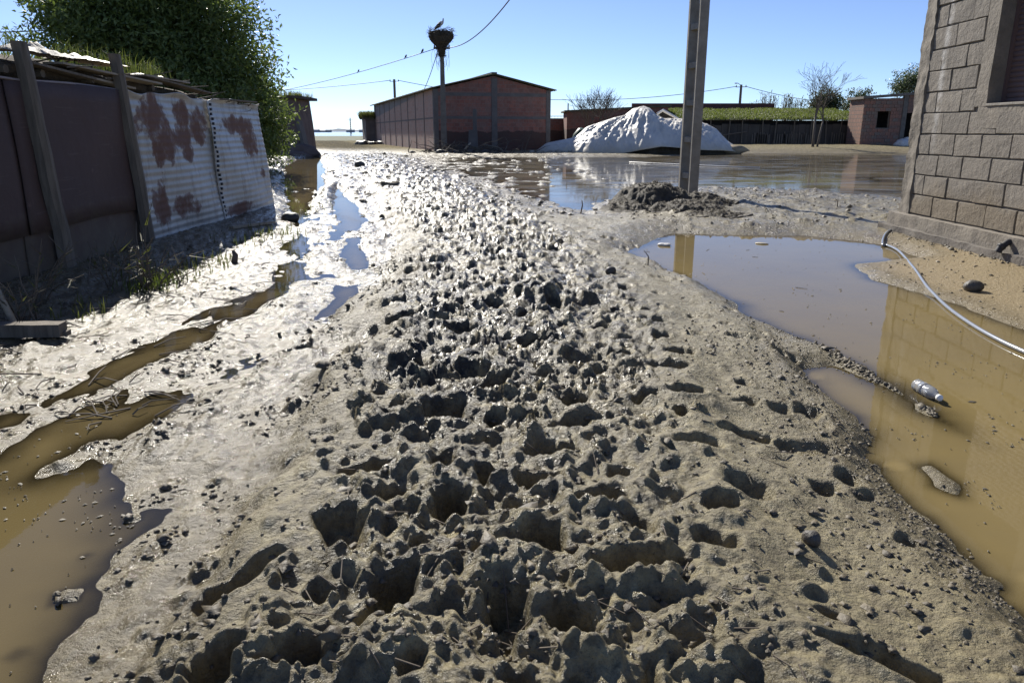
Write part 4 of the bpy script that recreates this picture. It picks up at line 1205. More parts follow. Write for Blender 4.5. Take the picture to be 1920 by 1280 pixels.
# ================================================================== WHITE TARP HEAP
TH = Vector((6.5, 43.0, 0.0))
heap = empty('silage_heap', TH, 'large fodder heap under a creased white plastic tarp beyond the flooded yard', 'heap')
TPX = (1003, 1025, 1050, 1075, 1088, 1100, 1115, 1135, 1156, 1170, 1187, 1206, 1218, 1226, 1247, 1281, 1312, 1340, 1364, 1388)
TPY = (287, 270, 265, 260, 252, 240, 235, 228, 221, 219, 207, 201, 205, 214, 224, 224, 230, 242, 262, 281)
XS = [AT(p, 280, 43.5).x for p in TPX]
ZT = [AT(1000, y, 44.3).z for y in TPY]
ZE = [0.0] * 8 + [0.05, 0.12, 0.24, 0.34, 0.40, 0.40, 0.36, 0.25, 0.2, 0.18, 0.12, 0.03]
N, K = 220, 90
vs = np.zeros((N + 1, K + 1, 3))
ii = np.linspace(XS[0], XS[-1], N + 1)
zt = np.interp(ii, XS, ZT); ze = np.interp(ii, XS, ZE)
ker = np.array([1, 2, 3, 2, 1]) / 9.0
zt = np.convolve(np.pad(zt, 2, 'edge'), ker, 'valid'); ze = np.convolve(np.pad(ze, 2, 'edge'), ker, 'valid')
ss = np.linspace(0, 1, K + 1)
XX, SS = np.meshgrid(ii, ss, indexing='ij')
ZT2 = zt[:, None]; ZE2 = ze[:, None]
front = np.clip(SS / 0.6, 0, 1); backs = np.clip((SS - 0.6) / 0.4, 0, 1)
dep = 1.2 + 1.05 * ZT2
yv = np.where(SS < 0.6, -dep * (1 - front) , dep * backs)
prof = np.where(SS < 0.6, ZE2 + (ZT2 - ZE2) * np.sin(front * math.pi / 2) ** 0.85, ZT2 * (1 - backs ** 1.6))
# creases run down and outwards from the summit
sx = XX - np.interp(1210, (1003, 1388), (XS[0], XS[-1]))
ang = np.arctan2(yv - 0.4, sx * 0.8)
w_ = np.clip(ZT2 / 1.6, 0.1, 1) * np.sin(np.clip(front, 0, 1) * math.pi) ** 0.6
fold = ridged(ang * 7 + 0.25 * fbm(XX * 1.2, SS * 3, 2, 4), SS * 1.6 + XX * 0.15, 2, 5) * 0.085 + ridged(XX * 1.9 - yv * 0.9, yv * 0.5, 2, 9) * 0.06 + 0.05 * ridged(XX * 3.4 + yv * 1.7 + 0.6 * fbm(XX, yv, 2, 6), yv * 0.6 - XX * 0.3, 2, 31) + 0.03 * fbm(XX * 5, yv * 5, 2, 12) + 0.12 * fbm(XX * 0.8, yv * 0.9 + 3, 2, 14)
prof = prof + fold * w_
yv = yv - fold * 0.9 * w_
vs[..., 0] = XX - TH.x; vs[..., 1] = yv + 44.3 - TH.y; vs[..., 2] = prof + 0.03
t = NT('white_tarp')
co = t.coord('Object')
spz = t.n('ShaderNodeSeparateXYZ'); t.l(co, spz.inputs[0])
cc = t.mix(t.ramp(t.noise(1.2, 5, 0.6, co), [(0.35, 0.0), (0.75, 0.8)]), (0.64, 0.61, 0.55), (0.48, 0.45, 0.39))
dm = t.n('ShaderNodeMapRange'); t.l(t.math('ADD', spz.outputs[2], t.math('MULTIPLY', t.noise(2, 4, 0.6, co), -0.5)), dm.inputs[0])
dm.inputs[1].default_value = -0.1; dm.inputs[2].default_value = 0.45; dm.inputs[3].default_value = 0.75; dm.inputs[4].default_value = 0.0
cc = t.mix(dm.outputs[0], cc, (0.37, 0.33, 0.23))
M_TARP = t.done(t.bsdf(cc, 0.5, t.bump(t.noise(9, 5, 0.6, co), 0.35, 0.03)))
o = np_mesh('tarp', vs.reshape(-1, 3), grid_faces(N + 1, K + 1), M_TARP, heap)
o.modifiers.new('thick', 'SOLIDIFY').thickness = 0.012
# the dark fodder under it
N2, K2 = 80, 20
i2 = np.linspace(XS[8], XS[-2], N2 + 1); z2 = np.interp(i2, XS, ZT) * 0.86
X2, S2 = np.meshgrid(i2, np.linspace(0, 1, K2 + 1), indexing='ij')
v2 = np.zeros((N2 + 1, K2 + 1, 3)); v2[..., 0] = X2 - TH.x
D2 = 0.9 + 0.9 * z2[:, None]
v2[..., 1] = -D2 * np.cos(S2 * math.pi) + 44.3 - TH.y + 0.12 * pn(X2 * 2, S2 * 6, 3)
v2[..., 2] = z2[:, None] * np.sin(S2 * math.pi) ** 0.75 - 0.06 + 0.08 * pn(X2 * 3, S2 * 8, 4) - 0.1 * (S2 == 0)
np_mesh('fodder', v2.reshape(-1, 3), grid_faces(N2 + 1, K2 + 1), M_STRAW, heap)
# stones weighing the edge
rr = random.Random(14)
for k in range(9):
    p = AT(1000 + k * 9.5 + rr.uniform(-3, 3), 287, 42.4)
    MB().rock((p.x - TH.x, p.y - TH.y, 0.10), rr.uniform(0.12, 0.24), 40 + k).build('edge_stone', simple('pale_stone', (0.42, 0.37, 0.30), (0.28, 0.24, 0.19), 4, 0.85) if k == 0 else bpy.data.materials['pale_stone'], heap, True)
MB().rock((AT(1372, 275, 43).x - TH.x, -0.1, 0.2), (0.9, 0.6, 0.32), 77, 9).build('sack', simple('sack_cloth', (0.36, 0.29, 0.19), (0.22, 0.18, 0.12), 4, 0.9), heap, True)
fr = empty('metal_frame', AT(1254, 222, 47), 'bent white metal roof frame showing above the white tarp heap', 'frame')
fb = AT(1254, 222, 47); fr.location = (fb.x, fb.y, 0)
MB().tube([AT(1232, 214, 47) - Vector((fb.x, fb.y, 0)), AT(1243, 207, 47) - Vector((fb.x, fb.y, 0)), AT(1270, 222, 47) - Vector((fb.x, fb.y, 0)), Vector((1.0, 0, -0.1))], 0.09, 6).build('beam', M_PLASTIC_W, fr)
MB().add([AT(1236, 214, 47.4) - Vector((fb.x, fb.y, 0)), AT(1244, 209, 47.4) - Vector((fb.x, fb.y, 0)), AT(1266, 223, 47.4) - Vector((fb.x, fb.y, 0)), AT(1240, 224, 47.4) - Vector((fb.x, fb.y, 0))], [(0, 1, 2, 3)]).build('sheet', M_DARK, fr)

# ================================================================== BACK OF THE YARD
# boundary wall with railing right of the barn
BWL = Vector((AT(1022, 270, 62).x, 62, 0.0))
bw = empty('boundary_wall', BWL, 'dark brick boundary wall with light railing between the barn and bare tree', 'wall')
MB().box((0, 0, -0.1), (3.4, 0.25, AT(0, 222, 62).z)).build('wall', M_BRICK, bw)
zr = AT(0, 222, 62).z
MB().tube([(0, 0.1, zr + 0.16), (2.0, 0.1, zr + 0.16)], 0.025, 5).build('rail', M_PLASTIC_W, bw)
for k in range(9): MB().tube([(k * 0.25, 0.1, zr), (k * 0.25, 0.1, zr + 0.16)], 0.012, 4).build('baluster', M_PLASTIC_W, bw)
MB().box((1.62, -0.1, -0.1), (1.98, 0.3, AT(0, 214, 62).z)).build('pier', M_CONC_D, bw)
MB().tube([(1.8, 0.1, 1.0), (1.8, 0.1, AT(0, 194, 62).z)], 0.05, 6).build('rod', M_CONC, bw)
rs = empty('brick_outhouse', (AT(1062, 270, 58).x, 58, 0.1), 'dark red brick outhouse behind the bare shrub tree', 'outhouse')
MB().add([(0, 0, -0.2), (7.5, 0, -0.2), (7.5, 4, -0.2), (0, 4, -0.2), (0, 0, AT(0, 213, 58).z), (7.5, 0, AT(0, 203, 58).z), (7.5, 4, AT(0, 203, 58).z), (0, 4, AT(0, 213, 58).z)],
         [(0,3,2,1),(0,1,5,4),(1,2,6,5),(2,3,7,6),(3,0,4,7)]).build('wall', M_BRICK, rs)
MB().add([(-0.2, -0.2, AT(0, 213, 58).z), (7.7, -0.2, AT(0, 203, 58).z), (7.7, 4.2, AT(0, 203, 58).z), (-0.2, 4.2, AT(0, 213, 58).z), (-0.2, -0.2, AT(0, 213, 58).z + .12), (7.7, -0.2, AT(0, 203, 58).z + .12), (7.7, 4.2, AT(0, 203, 58).z + .12), (-0.2, 4.2, AT(0, 213, 58).z + .12)],
         [(0,3,2,1),(4,5,6,7),(0,1,5,4),(1,2,6,5),(2,3,7,6),(3,0,4,7)]).build('roof', M_ROOF, rs)
dr = G(1082, 284, 0.0)
drum = MB().lathe([(0.0, 0), (0.5, 0.02), (0.58, 0.5), (0.5, 0.95), (0.42, 1.05), (0.0, 1.1)], 14).build('water_drum', simple('green_plastic', (0.02, 0.075, 0.045), (0.015, 0.05, 0.03), 3, 0.5), None, True)
drum.location = (AT(1083, 260, 50).x, 50, 0.35); drum.rotation_euler = (0.2, 0.5, 0)
tag(drum, 'dark green plastic drum behind the left end of the white tarp', 'drum')
# back wall of dark red
bk = MB().box((AT(1185, 200, 68).x, 68, 0), (AT(1452, 200, 68).x, 68.3, AT(0, 194, 68).z)).build('red_wall', M_RED)
tag(bk, 'long dark red wall rising behind the grass-roofed shed', 'wall')
# long shed with a grass roof
LS = Vector((AT(1190, 260, 56).x, 56, 0.2))
ls = empty('grass_roofed_shed', LS, 'long low cattle shed of dark boards under a bright green grass roof', 'shed')
LW = AT(1616, 260, 56).x - LS.x
zw = AT(0, 226, 56).z - LS.z
M_SHEDW = simple('shed_boards', (0.10, 0.085, 0.07), (0.055, 0.048, 0.042), 1.2, 0.95, 0.5, 0.02, (1, 1, 0.4))
rr = random.Random(12)
x = 0.0
while x < LW - 0.2:
    ww = rr.uniform(0.5, 0.9)
    MB().box((x, 0.1 + rr.uniform(0, 0.03), -0.2), (min(x + ww - 0.02, LW), 0.16, zw - rr.uniform(0.22, 0.34))).build('board', M_SHEDW, ls)
    x += ww
k = 0; x = 0.2
while x < LW:
    MB().tube([(x + rr.gauss(0, 0.05), 0.0, -0.2), (x + rr.gauss(0, 0.05), 0.0, zw + 0.03)], [0.055, 0.045], 6).build('post', M_WOOD, ls)
    x += rr.uniform(0.9, 1.5)
for k in range(15):                                   # pallets leaning at the foot
    x0 = rr.uniform(5.5, LW - 1.5); n = rr.randint(5, 7)
    for q in range(n):
        MB().box((x0 + q * 0.17, -0.09, 0.0), (x0 + q * 0.17 + 0.07, -0.06, rr.uniform(0.75, 1.0))).build('slat', M_WOOD, ls)
    if k > 8: break
MB().box((0, 0.5, -0.2), (LW, 0.6, zw)).build('inner_wall', M_DARK, ls)
for k in range(7):
    x0 = k * LW / 7 + rr.uniform(-0.3, 0.3)
    MB().box((x0, -0.16, zw + rr.uniform(0.0, 0.03)), (x0 + LW / 7 * rr.uniform(0.7, 1.05), -0.02, zw + 0.08)).build('eave_board', rr.choice([M_WOOD_L, M_WOOD]), ls)
N, K = 120, 14
V = np.zeros((N + 1, K + 1, 3)); XI, SI = np.meshgrid(np.linspace(-0.4, LW + 0.2, N + 1), np.linspace(0, 1, K + 1), indexing='ij')
zb = AT(0, 206, 62).z - LS.z
V[..., 0] = XI; V[..., 1] = -0.25 + 6.2 * SI
V[..., 2] = zw + 0.03 + (zb - zw) * SI ** 0.75 + 0.10 * fbm(XI * 0.6, SI * 3, 3, 3) + 0.05 * (SI > 0)
M_TURFB = leafmat('turf_blades', (0.12, 0.15, 0.028), (0.19, 0.20, 0.055), 0.45, 0.6)
M_TURF = simple('turf', (0.14, 0.16, 0.035), (0.08, 0.09, 0.025), 0.9, 0.95, 0.8, 0.05)
roof = np_mesh('roof', V.reshape(-1, 3), grid_faces(N + 1, K + 1), M_TURF, ls)
g = np.random.default_rng(31)
xi = g.uniform(-0.4, LW + 0.2, 15000); si = g.random(15000)
P = np.stack([xi, -0.3 + 6.2 * si, zw + 0.03 + (zb - zw) * si ** 0.75 + 0.10 * fbm(xi * 0.6, si * 3, 3, 3)], -1) + np.array(LS)
tag(blades('turf_grass', P, 0.06, 0.20, 0.03, M_TURFB, None, 8, 1.0), 'bright green grass covering the roof of the long cattle shed', 'grass', kind='stuff')
MB().tube([(3.2, -0.5, 0.35), (8.0, -0.35, 1.0)], 0.035, 5).build('rail', M_WOOD, ls)

# brick hut with a window at the right
BH = Vector((AT(1611, 272, 53).x, 53, 0.25))
bh = empty('brick_hut', BH, 'small weathered brick hut with a black window opening beyond the flooded yard', 'hut')
hw = AT(1760, 272, 53).x - BH.x
z0 = lambda py: AT(0, py, 53).z - BH.z
wx0, wx1 = AT(1637, 0, 53).x, AT(1661, 0, 53).x
fx = lambda px: (px - 960) / 1446 * 53 - BH.x
zt0, zt1 = z0(184), z0(176)
a, b_, c_, d_ = fx(1637), fx(1661), fx(1683), fx(1691)
dr0, dr1 = fx(1692), fx(1712)
mb = MB()
mb.box((0, 0, -0.3), (a, 0.25, zt0 - 0.05)); mb.box((a, 0, -0.3), (b_, 0.25, z0(240))); mb.box((a, 0, z0(209)), (b_, 0.25, zt0 - 0.02)); mb.box((b_, 0, -0.3), (c_, 0.25, zt0))
mb.box((dr0, 0.001, z0(212)), (dr1, 0.25, zt1 - 0.08)); mb.box((dr1, 0, -0.3), (hw, 0.25, zt1 - 0.08)); mb.box((0.0, 0.25, -0.3), (0.25, 2.2, zt0 - 0.05))
hw_o = mb.build('wall', M_BRICK_H, bh)
# the bricks one can pick out, each its own piece
rr = random.Random(51)
M_HB = [simple('hut_brick_%s' % nm, c_1, c_2, 5, 0.9, 0.5, 0.02) for nm, c_1, c_2 in (('red', (0.33, 0.165, 0.115), (0.22, 0.12, 0.09)), ('brown', (0.27, 0.165, 0.125), (0.18, 0.115, 0.09)), ('grey', (0.24, 0.18, 0.145), (0.17, 0.13, 0.105)))]
hbm = []
for m_ in M_HB:
    q_ = MB().box((-0.175, -0.045, -0.1), (0.175, 0.03, 0.1)); me_b = bpy.data.meshes.new('brick'); me_b.from_pydata(q_.v, [], q_.f); me_b.materials.append(m_); hbm.append(me_b)
nrow = int((zt0 - 0.1) / 0.225)
for r_i in range(nrow):
    zc_ = 0.02 + 0.225 * (r_i + 0.5); xb_ = -0.18 * (r_i % 2) + 0.19
    while xb_ < c_ - 0.1:
        x0_, x1_ = max(xb_ - 0.185, 0.0), min(xb_ + 0.185, c_)
        if z0(240) - 0.1 < zc_ < z0(209) + 0.1:
            if x0_ < a < x1_: x1_ = a - 0.01
            if x0_ < b_ < x1_: x0_ = b_ + 0.01
        inside = a - 0.02 < (x0_ + x1_) / 2 < b_ + 0.02 and z0(240) - 0.1 < zc_ < z0(209) + 0.1
        if not inside and x1_ - x0_ > 0.08:
            o = bpy.data.objects.new('brick', hbm[rr.choice([0, 0, 1, 1, 2])]); COL.objects.link(o); o.parent = hw_o
            o.location = ((x0_ + x1_) / 2, rr.uniform(-0.012, 0.012), zc_); o.scale = ((x1_ - x0_ - 0.02) / 0.35, 1, 1); o.rotation_euler = (0, rr.gauss(0, 0.012), 0)
        xb_ += 0.37
MB().box((c_, -0.05, -0.3), (d_, 0.2, zt1)).build('column', M_CONC_D, bh)
MB().box((0.3, 1.6, -0.3), (hw, 1.8, zt0)).build('inner_wall', M_DARK, bh)
MB().add([(-0.2, -0.25, zt0 - 0.06), (hw + 0.2, -0.25, zt1 + 0.1), (hw + 0.2, 2.4, zt1 + 0.1), (-0.2, 2.4, zt0 - 0.06), (-0.2, -0.25, zt0 + 0.1), (hw + 0.2, -0.25, zt1 + 0.26), (hw + 0.2, 2.4, zt1 + 0.26), (-0.2, 2.4, zt0 + 0.1)],
         [(0,3,2,1),(4,5,6,7),(0,1,5,4),(1,2,6,5),(2,3,7,6),(3,0,4,7)]).build('roof', M_CONC_D, bh)
MB().box((a - 0.08, -0.04, z0(240) - 0.07), (b_ + 0.08, 0.1, z0(240))).build('window_sill', M_CONC_D, hw_o)
for q in ((a, a + 0.06), (b_ - 0.06, b_)):
    MB().box((q[0], 0.06, z0(240)), (q[1], 0.16, z0(209))).build('window_jamb', M_WOOD, hw_o)
bag = MB().rock((0, 0, 0.2), (0.55, 0.4, 0.33), 5, 10)
bag.rock((0.35, 0.1, 0.45), (0.25, 0.25, 0.2), 9, 9)
bo = bag.build('plastic_bag', M_PLASTIC_W, None, True); bo.location = (AT(1691, 270, 51).x, 51, 0.22)
tag(bo, 'white plastic bag lying at the foot of the brick hut', 'bag')

# trees at the back
def bare_tree(name, label, px, py, D, z, trunks, seed, depth=5, kids=(2, 3), spread=0.55):
    p = AT(px, py, D); b = Vector((p.x, D, z))
    o = empty(name, b, label, 'tree')
    rr = random.Random(seed)
    mb = MB()
    for (dx, lean, h, r) in trunks:
        m1 = MB().tube([(dx, 0, -0.2), (dx + lean * 0.5, 0, h * 0.5), (dx + lean, 0, h)], [r, r * 0.85, r * 0.7], 7)
        m1.build('trunk', M_BARK, o, True)
        for k in range(3):
            branch_tree(mb, (dx + lean * 0.97, 0, h * (1 - 0.05 * k)), h * rr.uniform(0.5, 0.75), r * 0.55, spread, depth - 1, rr, 0.45, kids, 0.008)
    mb.build('branches', M_TWIG, o)
    return o
bare_tree('bare_tree', 'leafless young tree with two thin trunks standing in the flooded yard', 1527, 279, 49.5, 0.12, [(-0.12, -0.02, 2.0, 0.095), (0.12, 0.25, 1.75, 0.075)], 5, 5)
b = Vector((AT(1120, 262, 55).x, 55, 0.2)); o = empty('bare_shrub', b, 'leafless many-branched shrub tree behind the white tarp heap', 'tree')
rr = random.Random(22); mb = MB()
for k in range(13):
    a = k * 0.7; lean = Vector((math.cos(a) * 0.6, math.sin(a) * 0.35, 1)).normalized()
    q = Vector((rr.gauss(0, 0.1), rr.gauss(0, 0.1), 0)); e = q + lean * rr.uniform(1.0, 1.7)
    MB().tube([q - Vector((0, 0, 0.2)), e], [0.07, 0.045], 6).build('trunk', M_BARK, o, True)
    branch_tree(mb, e, rr.uniform(0.95, 1.15), 0.045, 0.5, 3, rr, 0.4, (3, 4), 0.009)
mb.build('branches', M_TWIG, o)
def leafy(name, label, px, py, D, zb, blobs, n, size, mat_, seed, trunk=0.12, clump=0.0, cat='tree'):
    b = Vector((AT(px, py, D).x, D, zb)); o = empty(name, b, label, cat)
    bl = [(tuple(AT(x, y, D + dd) - b), r_) for x, y, dd, r_ in blobs]
    leaf_crown('crown', bl, n, size, mat_, o, seed, 0.4, 0.45, clump)
    top = Vector(bl[0][0])
    MB().tube([(0, 0, -0.3), top * 0.5, top], [trunk, trunk * 0.8, trunk * 0.5], 7).build('trunk', M_BARK, o, True)
    return o
leafy('round_bush', 'rounded dark bush behind the grass roof by the bare young tree', 1550, 210, 66, 0.2, [(1548, 188, 0, (1.2, 1.0, 1.05)), (1562, 196, 0, (0.95, 1, 0.9)), (1535, 196, 0, (0.8, 0.9, 0.8))], 5500, 0.2, M_LEAF2, 5)
leafy('leafy_tree', 'grey-green leafy tree rising behind the roof of the brick hut', 1705, 180, 75, 0.2, [(1708, 152, 0, (1.6, 1.6, 1.25)), (1690, 165, 0, (1.0, 1.2, 0.8)), (1730, 160, 0, (1.8, 1.5, 1.6))], 7000, 0.22, leafmat('grey_leaves', (0.06, 0.085, 0.045), (0.10, 0.125, 0.07), 0.25), 8)
leafy('small_tree', 'small loose-leaved tree between the round bush and the brick hut', 1612, 200, 68, 0.2, [(1612, 180, 0, (0.9, 0.9, 0.7)), (1600, 196, 0, (0.9, 0.9, 0.6)), (1630, 192, 0, (0.8, 0.8, 0.5))], 2600, 0.22, M_LEAF2, 15, 0.08, 0.16)
def cane(px0, px1, py_top, D, n, seed, label):
    b = Vector((AT((px0 + px1) / 2, 200, D).x, D, 0.2)); o = empty('cane_clump', b, label, 'cane', 'cane clumps behind the grass roof')
    rr = random.Random(seed); st = MB(); lf = MB()
    for k in range(n):
        x = AT(rr.uniform(px0, px1), 200, D).x - b.x; y = rr.uniform(-0.6, 0.6)
        h = AT(0, py_top + abs(rr.gauss(0, 14)), D).z - 0.2
        lx = rr.gauss(0, 0.18)
        st.tube([(x, y, 0), (x + lx * 0.5, y, h * 0.6), (x + lx, y, h)], [0.022, 0.016, 0.008], 4, False)
        for q in range(9):
            f = rr.uniform(0.55, 1.0); z = h * f; a = rr.uniform(0, 6.28); L = rr.uniform(0.25, 0.6)
            p = Vector((x + lx * f, y, z)); d = Vector((math.cos(a), math.sin(a), rr.uniform(0.1, 0.9))).normalized(); s_ = Vector((-math.sin(a), math.cos(a), 0)) * 0.028
            tip = p + d * L + Vector((0, 0, -0.12)); md = p + d * L * 0.5 + Vector((0, 0, 0.03))
            lf.add([p - s_, p + s_, md + s_, md - s_, tip], [(0, 1, 2, 3), (3, 2, 4)])
    st.build('stems', M_TWIG, o); lf.build('leaves', M_REED, o)
for px0, px1, pt, n, s, lab in ((1408, 1425, 190, 12, 1, 'thin tuft of cane beside the short lamp pole'), (1424, 1456, 172, 40, 2, 'tall cane clump with feathery tops right of the short lamp pole'),
                                (1464, 1484, 176, 34, 3, 'narrow cane clump left of the leafless young tree'), (1484, 1512, 182, 34, 4, 'dense cane clump just behind the leafless young tree'),
                                (1580, 1600, 180, 22, 6, 'cane clump beside the rounded dark bush')):
    cane(px0, px1, pt, 70, n, s, lab)

# far pylon and far buildings over the lake
py_ = Vector((AT(658, 250, 420).x, 420, 0)); zp = AT(0, 221, 420).z
pyl = empty('pylon', py_, 'slim distant mast standing in the flooded plain', 'pylon')
mb = MB()
for sx, sy in ((-1, -1), (1, -1), (1, 1), (-1, 1)): mb.tube([(sx * 0.35, sy * 0.35, -0.5), (sx * 0.15, sy * 0.15, zp)], 0.10, 4)
for k in range(8):
    z = zp * k / 8; r_ = 0.35 - 0.2 * k / 8; z2 = zp * (k + 1) / 8; r2 = 0.35 - 0.2 * (k + 1) / 8
    mb.tube([(-r_, -r_, z), (r2, -r2, z2)], 0.08, 4); mb.tube([(r_, -r_, z), (-r2, -r2, z2)], 0.08, 4)
mb.build('lattice', simple('galvanised', (0.22, 0.24, 0.27), None, 1, 0.6), pyl)
MB().tube([(-1.6, 0, zp * 0.86), (1.6, 0, zp * 0.86)], 0.12, 4).build('crossarm', bpy.data.materials['galvanised'], pyl)
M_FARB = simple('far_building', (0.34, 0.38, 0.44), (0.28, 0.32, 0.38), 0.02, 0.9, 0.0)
rr = random.Random(6)
for k, px in enumerate((588, 600, 610, 650, 672, 680)):
    b = Vector((AT(px, 247, 1500).x, 1500 + k * 10, -0.5)); wd = rr.uniform(5, 10); hh_ = rr.uniform(2.4, 5)
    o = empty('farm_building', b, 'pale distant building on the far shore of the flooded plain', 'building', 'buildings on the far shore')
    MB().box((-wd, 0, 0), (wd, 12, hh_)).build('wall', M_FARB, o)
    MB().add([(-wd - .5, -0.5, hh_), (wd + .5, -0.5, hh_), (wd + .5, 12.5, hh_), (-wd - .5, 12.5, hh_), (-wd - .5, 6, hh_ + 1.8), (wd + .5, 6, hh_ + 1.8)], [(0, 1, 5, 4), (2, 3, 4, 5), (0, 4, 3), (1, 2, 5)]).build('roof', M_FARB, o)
# ================================================================== BLOCK HOUSE AT THE RIGHT
HX, HY1, HY0, HZ = 4.65, 9.02, 3.2, 3.5
HO = Vector((HX, HY1, 0.0))
house = empty('block_house', HO, 'unfinished grey concrete-block house with a brown roller shutter beside the puddle', 'house')
t = NT('block_concrete')
geo = t.n('ShaderNodeNewGeometry'); pos = geo.outputs['Position']
sp = t.n('ShaderNodeSeparateXYZ'); t.l(pos, sp.inputs[0])
oi = t.n('ShaderNodeObjectInfo')
n1 = t.noise(3.0, 5, 0.6, pos); n2 = t.noise(45, 5, 0.7, pos)
col = t.mix(t.ramp(n1, [(0.35, 0.0), (0.7, 1.0)]), (0.262, 0.232, 0.192), (0.172, 0.152, 0.127))
col = t.mix(t.math('MULTIPLY', oi.outputs['Random'], 0.7), col, (0.19, 0.17, 0.143))
col = t.mix(t.ramp(n2, [(0.5, 0.0), (0.75, 0.55)]), col, (0.17, 0.145, 0.12))
tz = t.math('ADD', sp.outputs[2], t.math('MULTIPLY', t.noise(1.6, 5, 0.65, pos), -0.7))
tm = t.n('ShaderNodeMapRange'); t.l(tz, tm.inputs[0]); tm.inputs[1].default_value = 0.12; tm.inputs[2].default_value = 0.34; tm.inputs[3].default_value = 0.55; tm.inputs[4].default_value = 0.0
col = t.mix(tm.outputs[0], col, (0.20, 0.155, 0.095))
# white lime run below the broken corner
cy = t.math('SUBTRACT', sp.outputs[1], t.math('ADD', 8.47, t.math('MULTIPLY', t.noise(2.2, 3, 0.5, pos), 0.12)))
band = t.math('SUBTRACT', 1.0, t.math('MULTIPLY', t.math('ABSOLUTE', cy), 13.0), True)
zr_ = t.n('ShaderNodeMapRange'); t.l(sp.outputs[2], zr_.inputs[0]); zr_.inputs[1].default_value = 0.85; zr_.inputs[2].default_value = 1.5
lime = t.math('MULTIPLY', t.math('MULTIPLY', band, zr_.outputs[0]), t.ramp(t.noise(9, 5, 0.7, pos), [(0.38, 0.0), (0.55, 1.0)]))
col = t.mix(t.math('MULTIPLY', lime, 0.8), col, (0.52, 0.50, 0.47))
b1 = t.bump(t.noise(16, 6, 0.7, pos), 0.9, 0.02)
M_BLOCK = t.done(t.bsdf(col, 0.92, t.bump(n2, 0.5, 0.004, b1)))
M_MORTAR = simple('mortar', (0.22, 0.195, 0.165), (0.13, 0.115, 0.10), 9, 0.95, 0.8, 0.01, bscale=60)
M_RENDER = simple('cement_render', (0.265, 0.233, 0.19), (0.165, 0.145, 0.118), 4, 0.92, 0.8, 0.012, bscale=28)

def rough_box(name, lo, hi, m, parent, amp, freq, seed, step=0.05):
    """box with broken, hand-cast faces"""
    bm = bmesh.new()
    bmesh.ops.create_cube(bm, size=1.0)
    lo = Vector(lo); hi = Vector(hi); sz = hi - lo
    for v in bm.verts: v.co = Vector((lo.x + (v.co.x + 0.5) * sz.x, lo.y + (v.co.y + 0.5) * sz.y, lo.z + (v.co.z + 0.5) * sz.z))
    for ax in range(3):
        nseg = int(min(90, max(1, sz[ax] / step)))
        for k in range(1, nseg):
            c = lo.copy(); c[ax] = lo[ax] + sz[ax] * k / nseg
            no = Vector((0, 0, 0)); no[ax] = 1
            bmesh.ops.bisect_plane(bm, geom=bm.verts[:] + bm.edges[:] + bm.faces[:], plane_co=c, plane_no=no)
    co = np.array([v.co for v in bm.verts])
    nx = fbm((co[:, 1] + co[:, 0]) * freq, co[:, 2] * freq, 3, seed) + 0.6 * fbm(co[:, 1] * freq * 3, co[:, 2] * freq * 3, 2, seed + 3)
    ny = fbm(co[:, 0] * freq + 9, co[:, 2] * freq, 3, seed + 5)
    nz = fbm(co[:, 0] * freq * 2, co[:, 1] * freq + 4, 3, seed + 7)
    for v, a, b, c in zip(bm.verts, nx, ny, nz):
        v.co += Vector((float(a) * amp, float(b) * amp, float(c) * amp * 0.6))
    me = bpy.data.meshes.new(name); bm.to_mesh(me); bm.free()
    me.polygons.foreach_set('use_smooth', [True] * len(me.polygons)); me.update()
    ob = link_mesh(name, me, m, parent)
    es = ob.modifiers.new('edges', 'EDGE_SPLIT'); es.split_angle = R(50)
    return ob

H_ = lambda x, y, z: Vector((x, y, z)) - HO
WY1, WY0, WZ0, WZ1 = 7.66, 6.1, 1.46, 2.75          # window opening
ZB = 0.285; CHT = 0.222; BLN = 0.47
# wall core in four pieces round the opening
for lo, hi in (((HX + 0.014, HY0, 0), (HX + 0.20, 8.82, WZ0 - 0.01)), ((HX + 0.014, HY0, WZ1), (HX + 0.20, 8.82, HZ)),
               ((HX + 0.014, WY1 + 0.01, WZ0 - 0.01), (HX + 0.20, 8.82, WZ1)), ((HX + 0.014, HY0, WZ0 - 0.01), (HX + 0.20, WY0 - 0.01, WZ1))):
    MB().box(H_(*lo), H_(*hi)).build('wall_core', M_MORTAR, house)
MB().box(H_(HX + 0.2, HY0, 0.0), H_(HX + 4.2, HY0 + 0.2, HZ)).build('end_wall', M_BLOCK, house)
MB().box(H_(HX + 0.35, 8.78, 0.0), H_(HX + 4.2, 8.98, HZ)).build('end_wall', M_BLOCK, house)
MB().box(H_(HX - 0.05, HY0 - 0.1, HZ), H_(HX + 4.4, HY1 + 0.1, HZ + 0.2)).build('roof_slab', M_CONC_D, house)
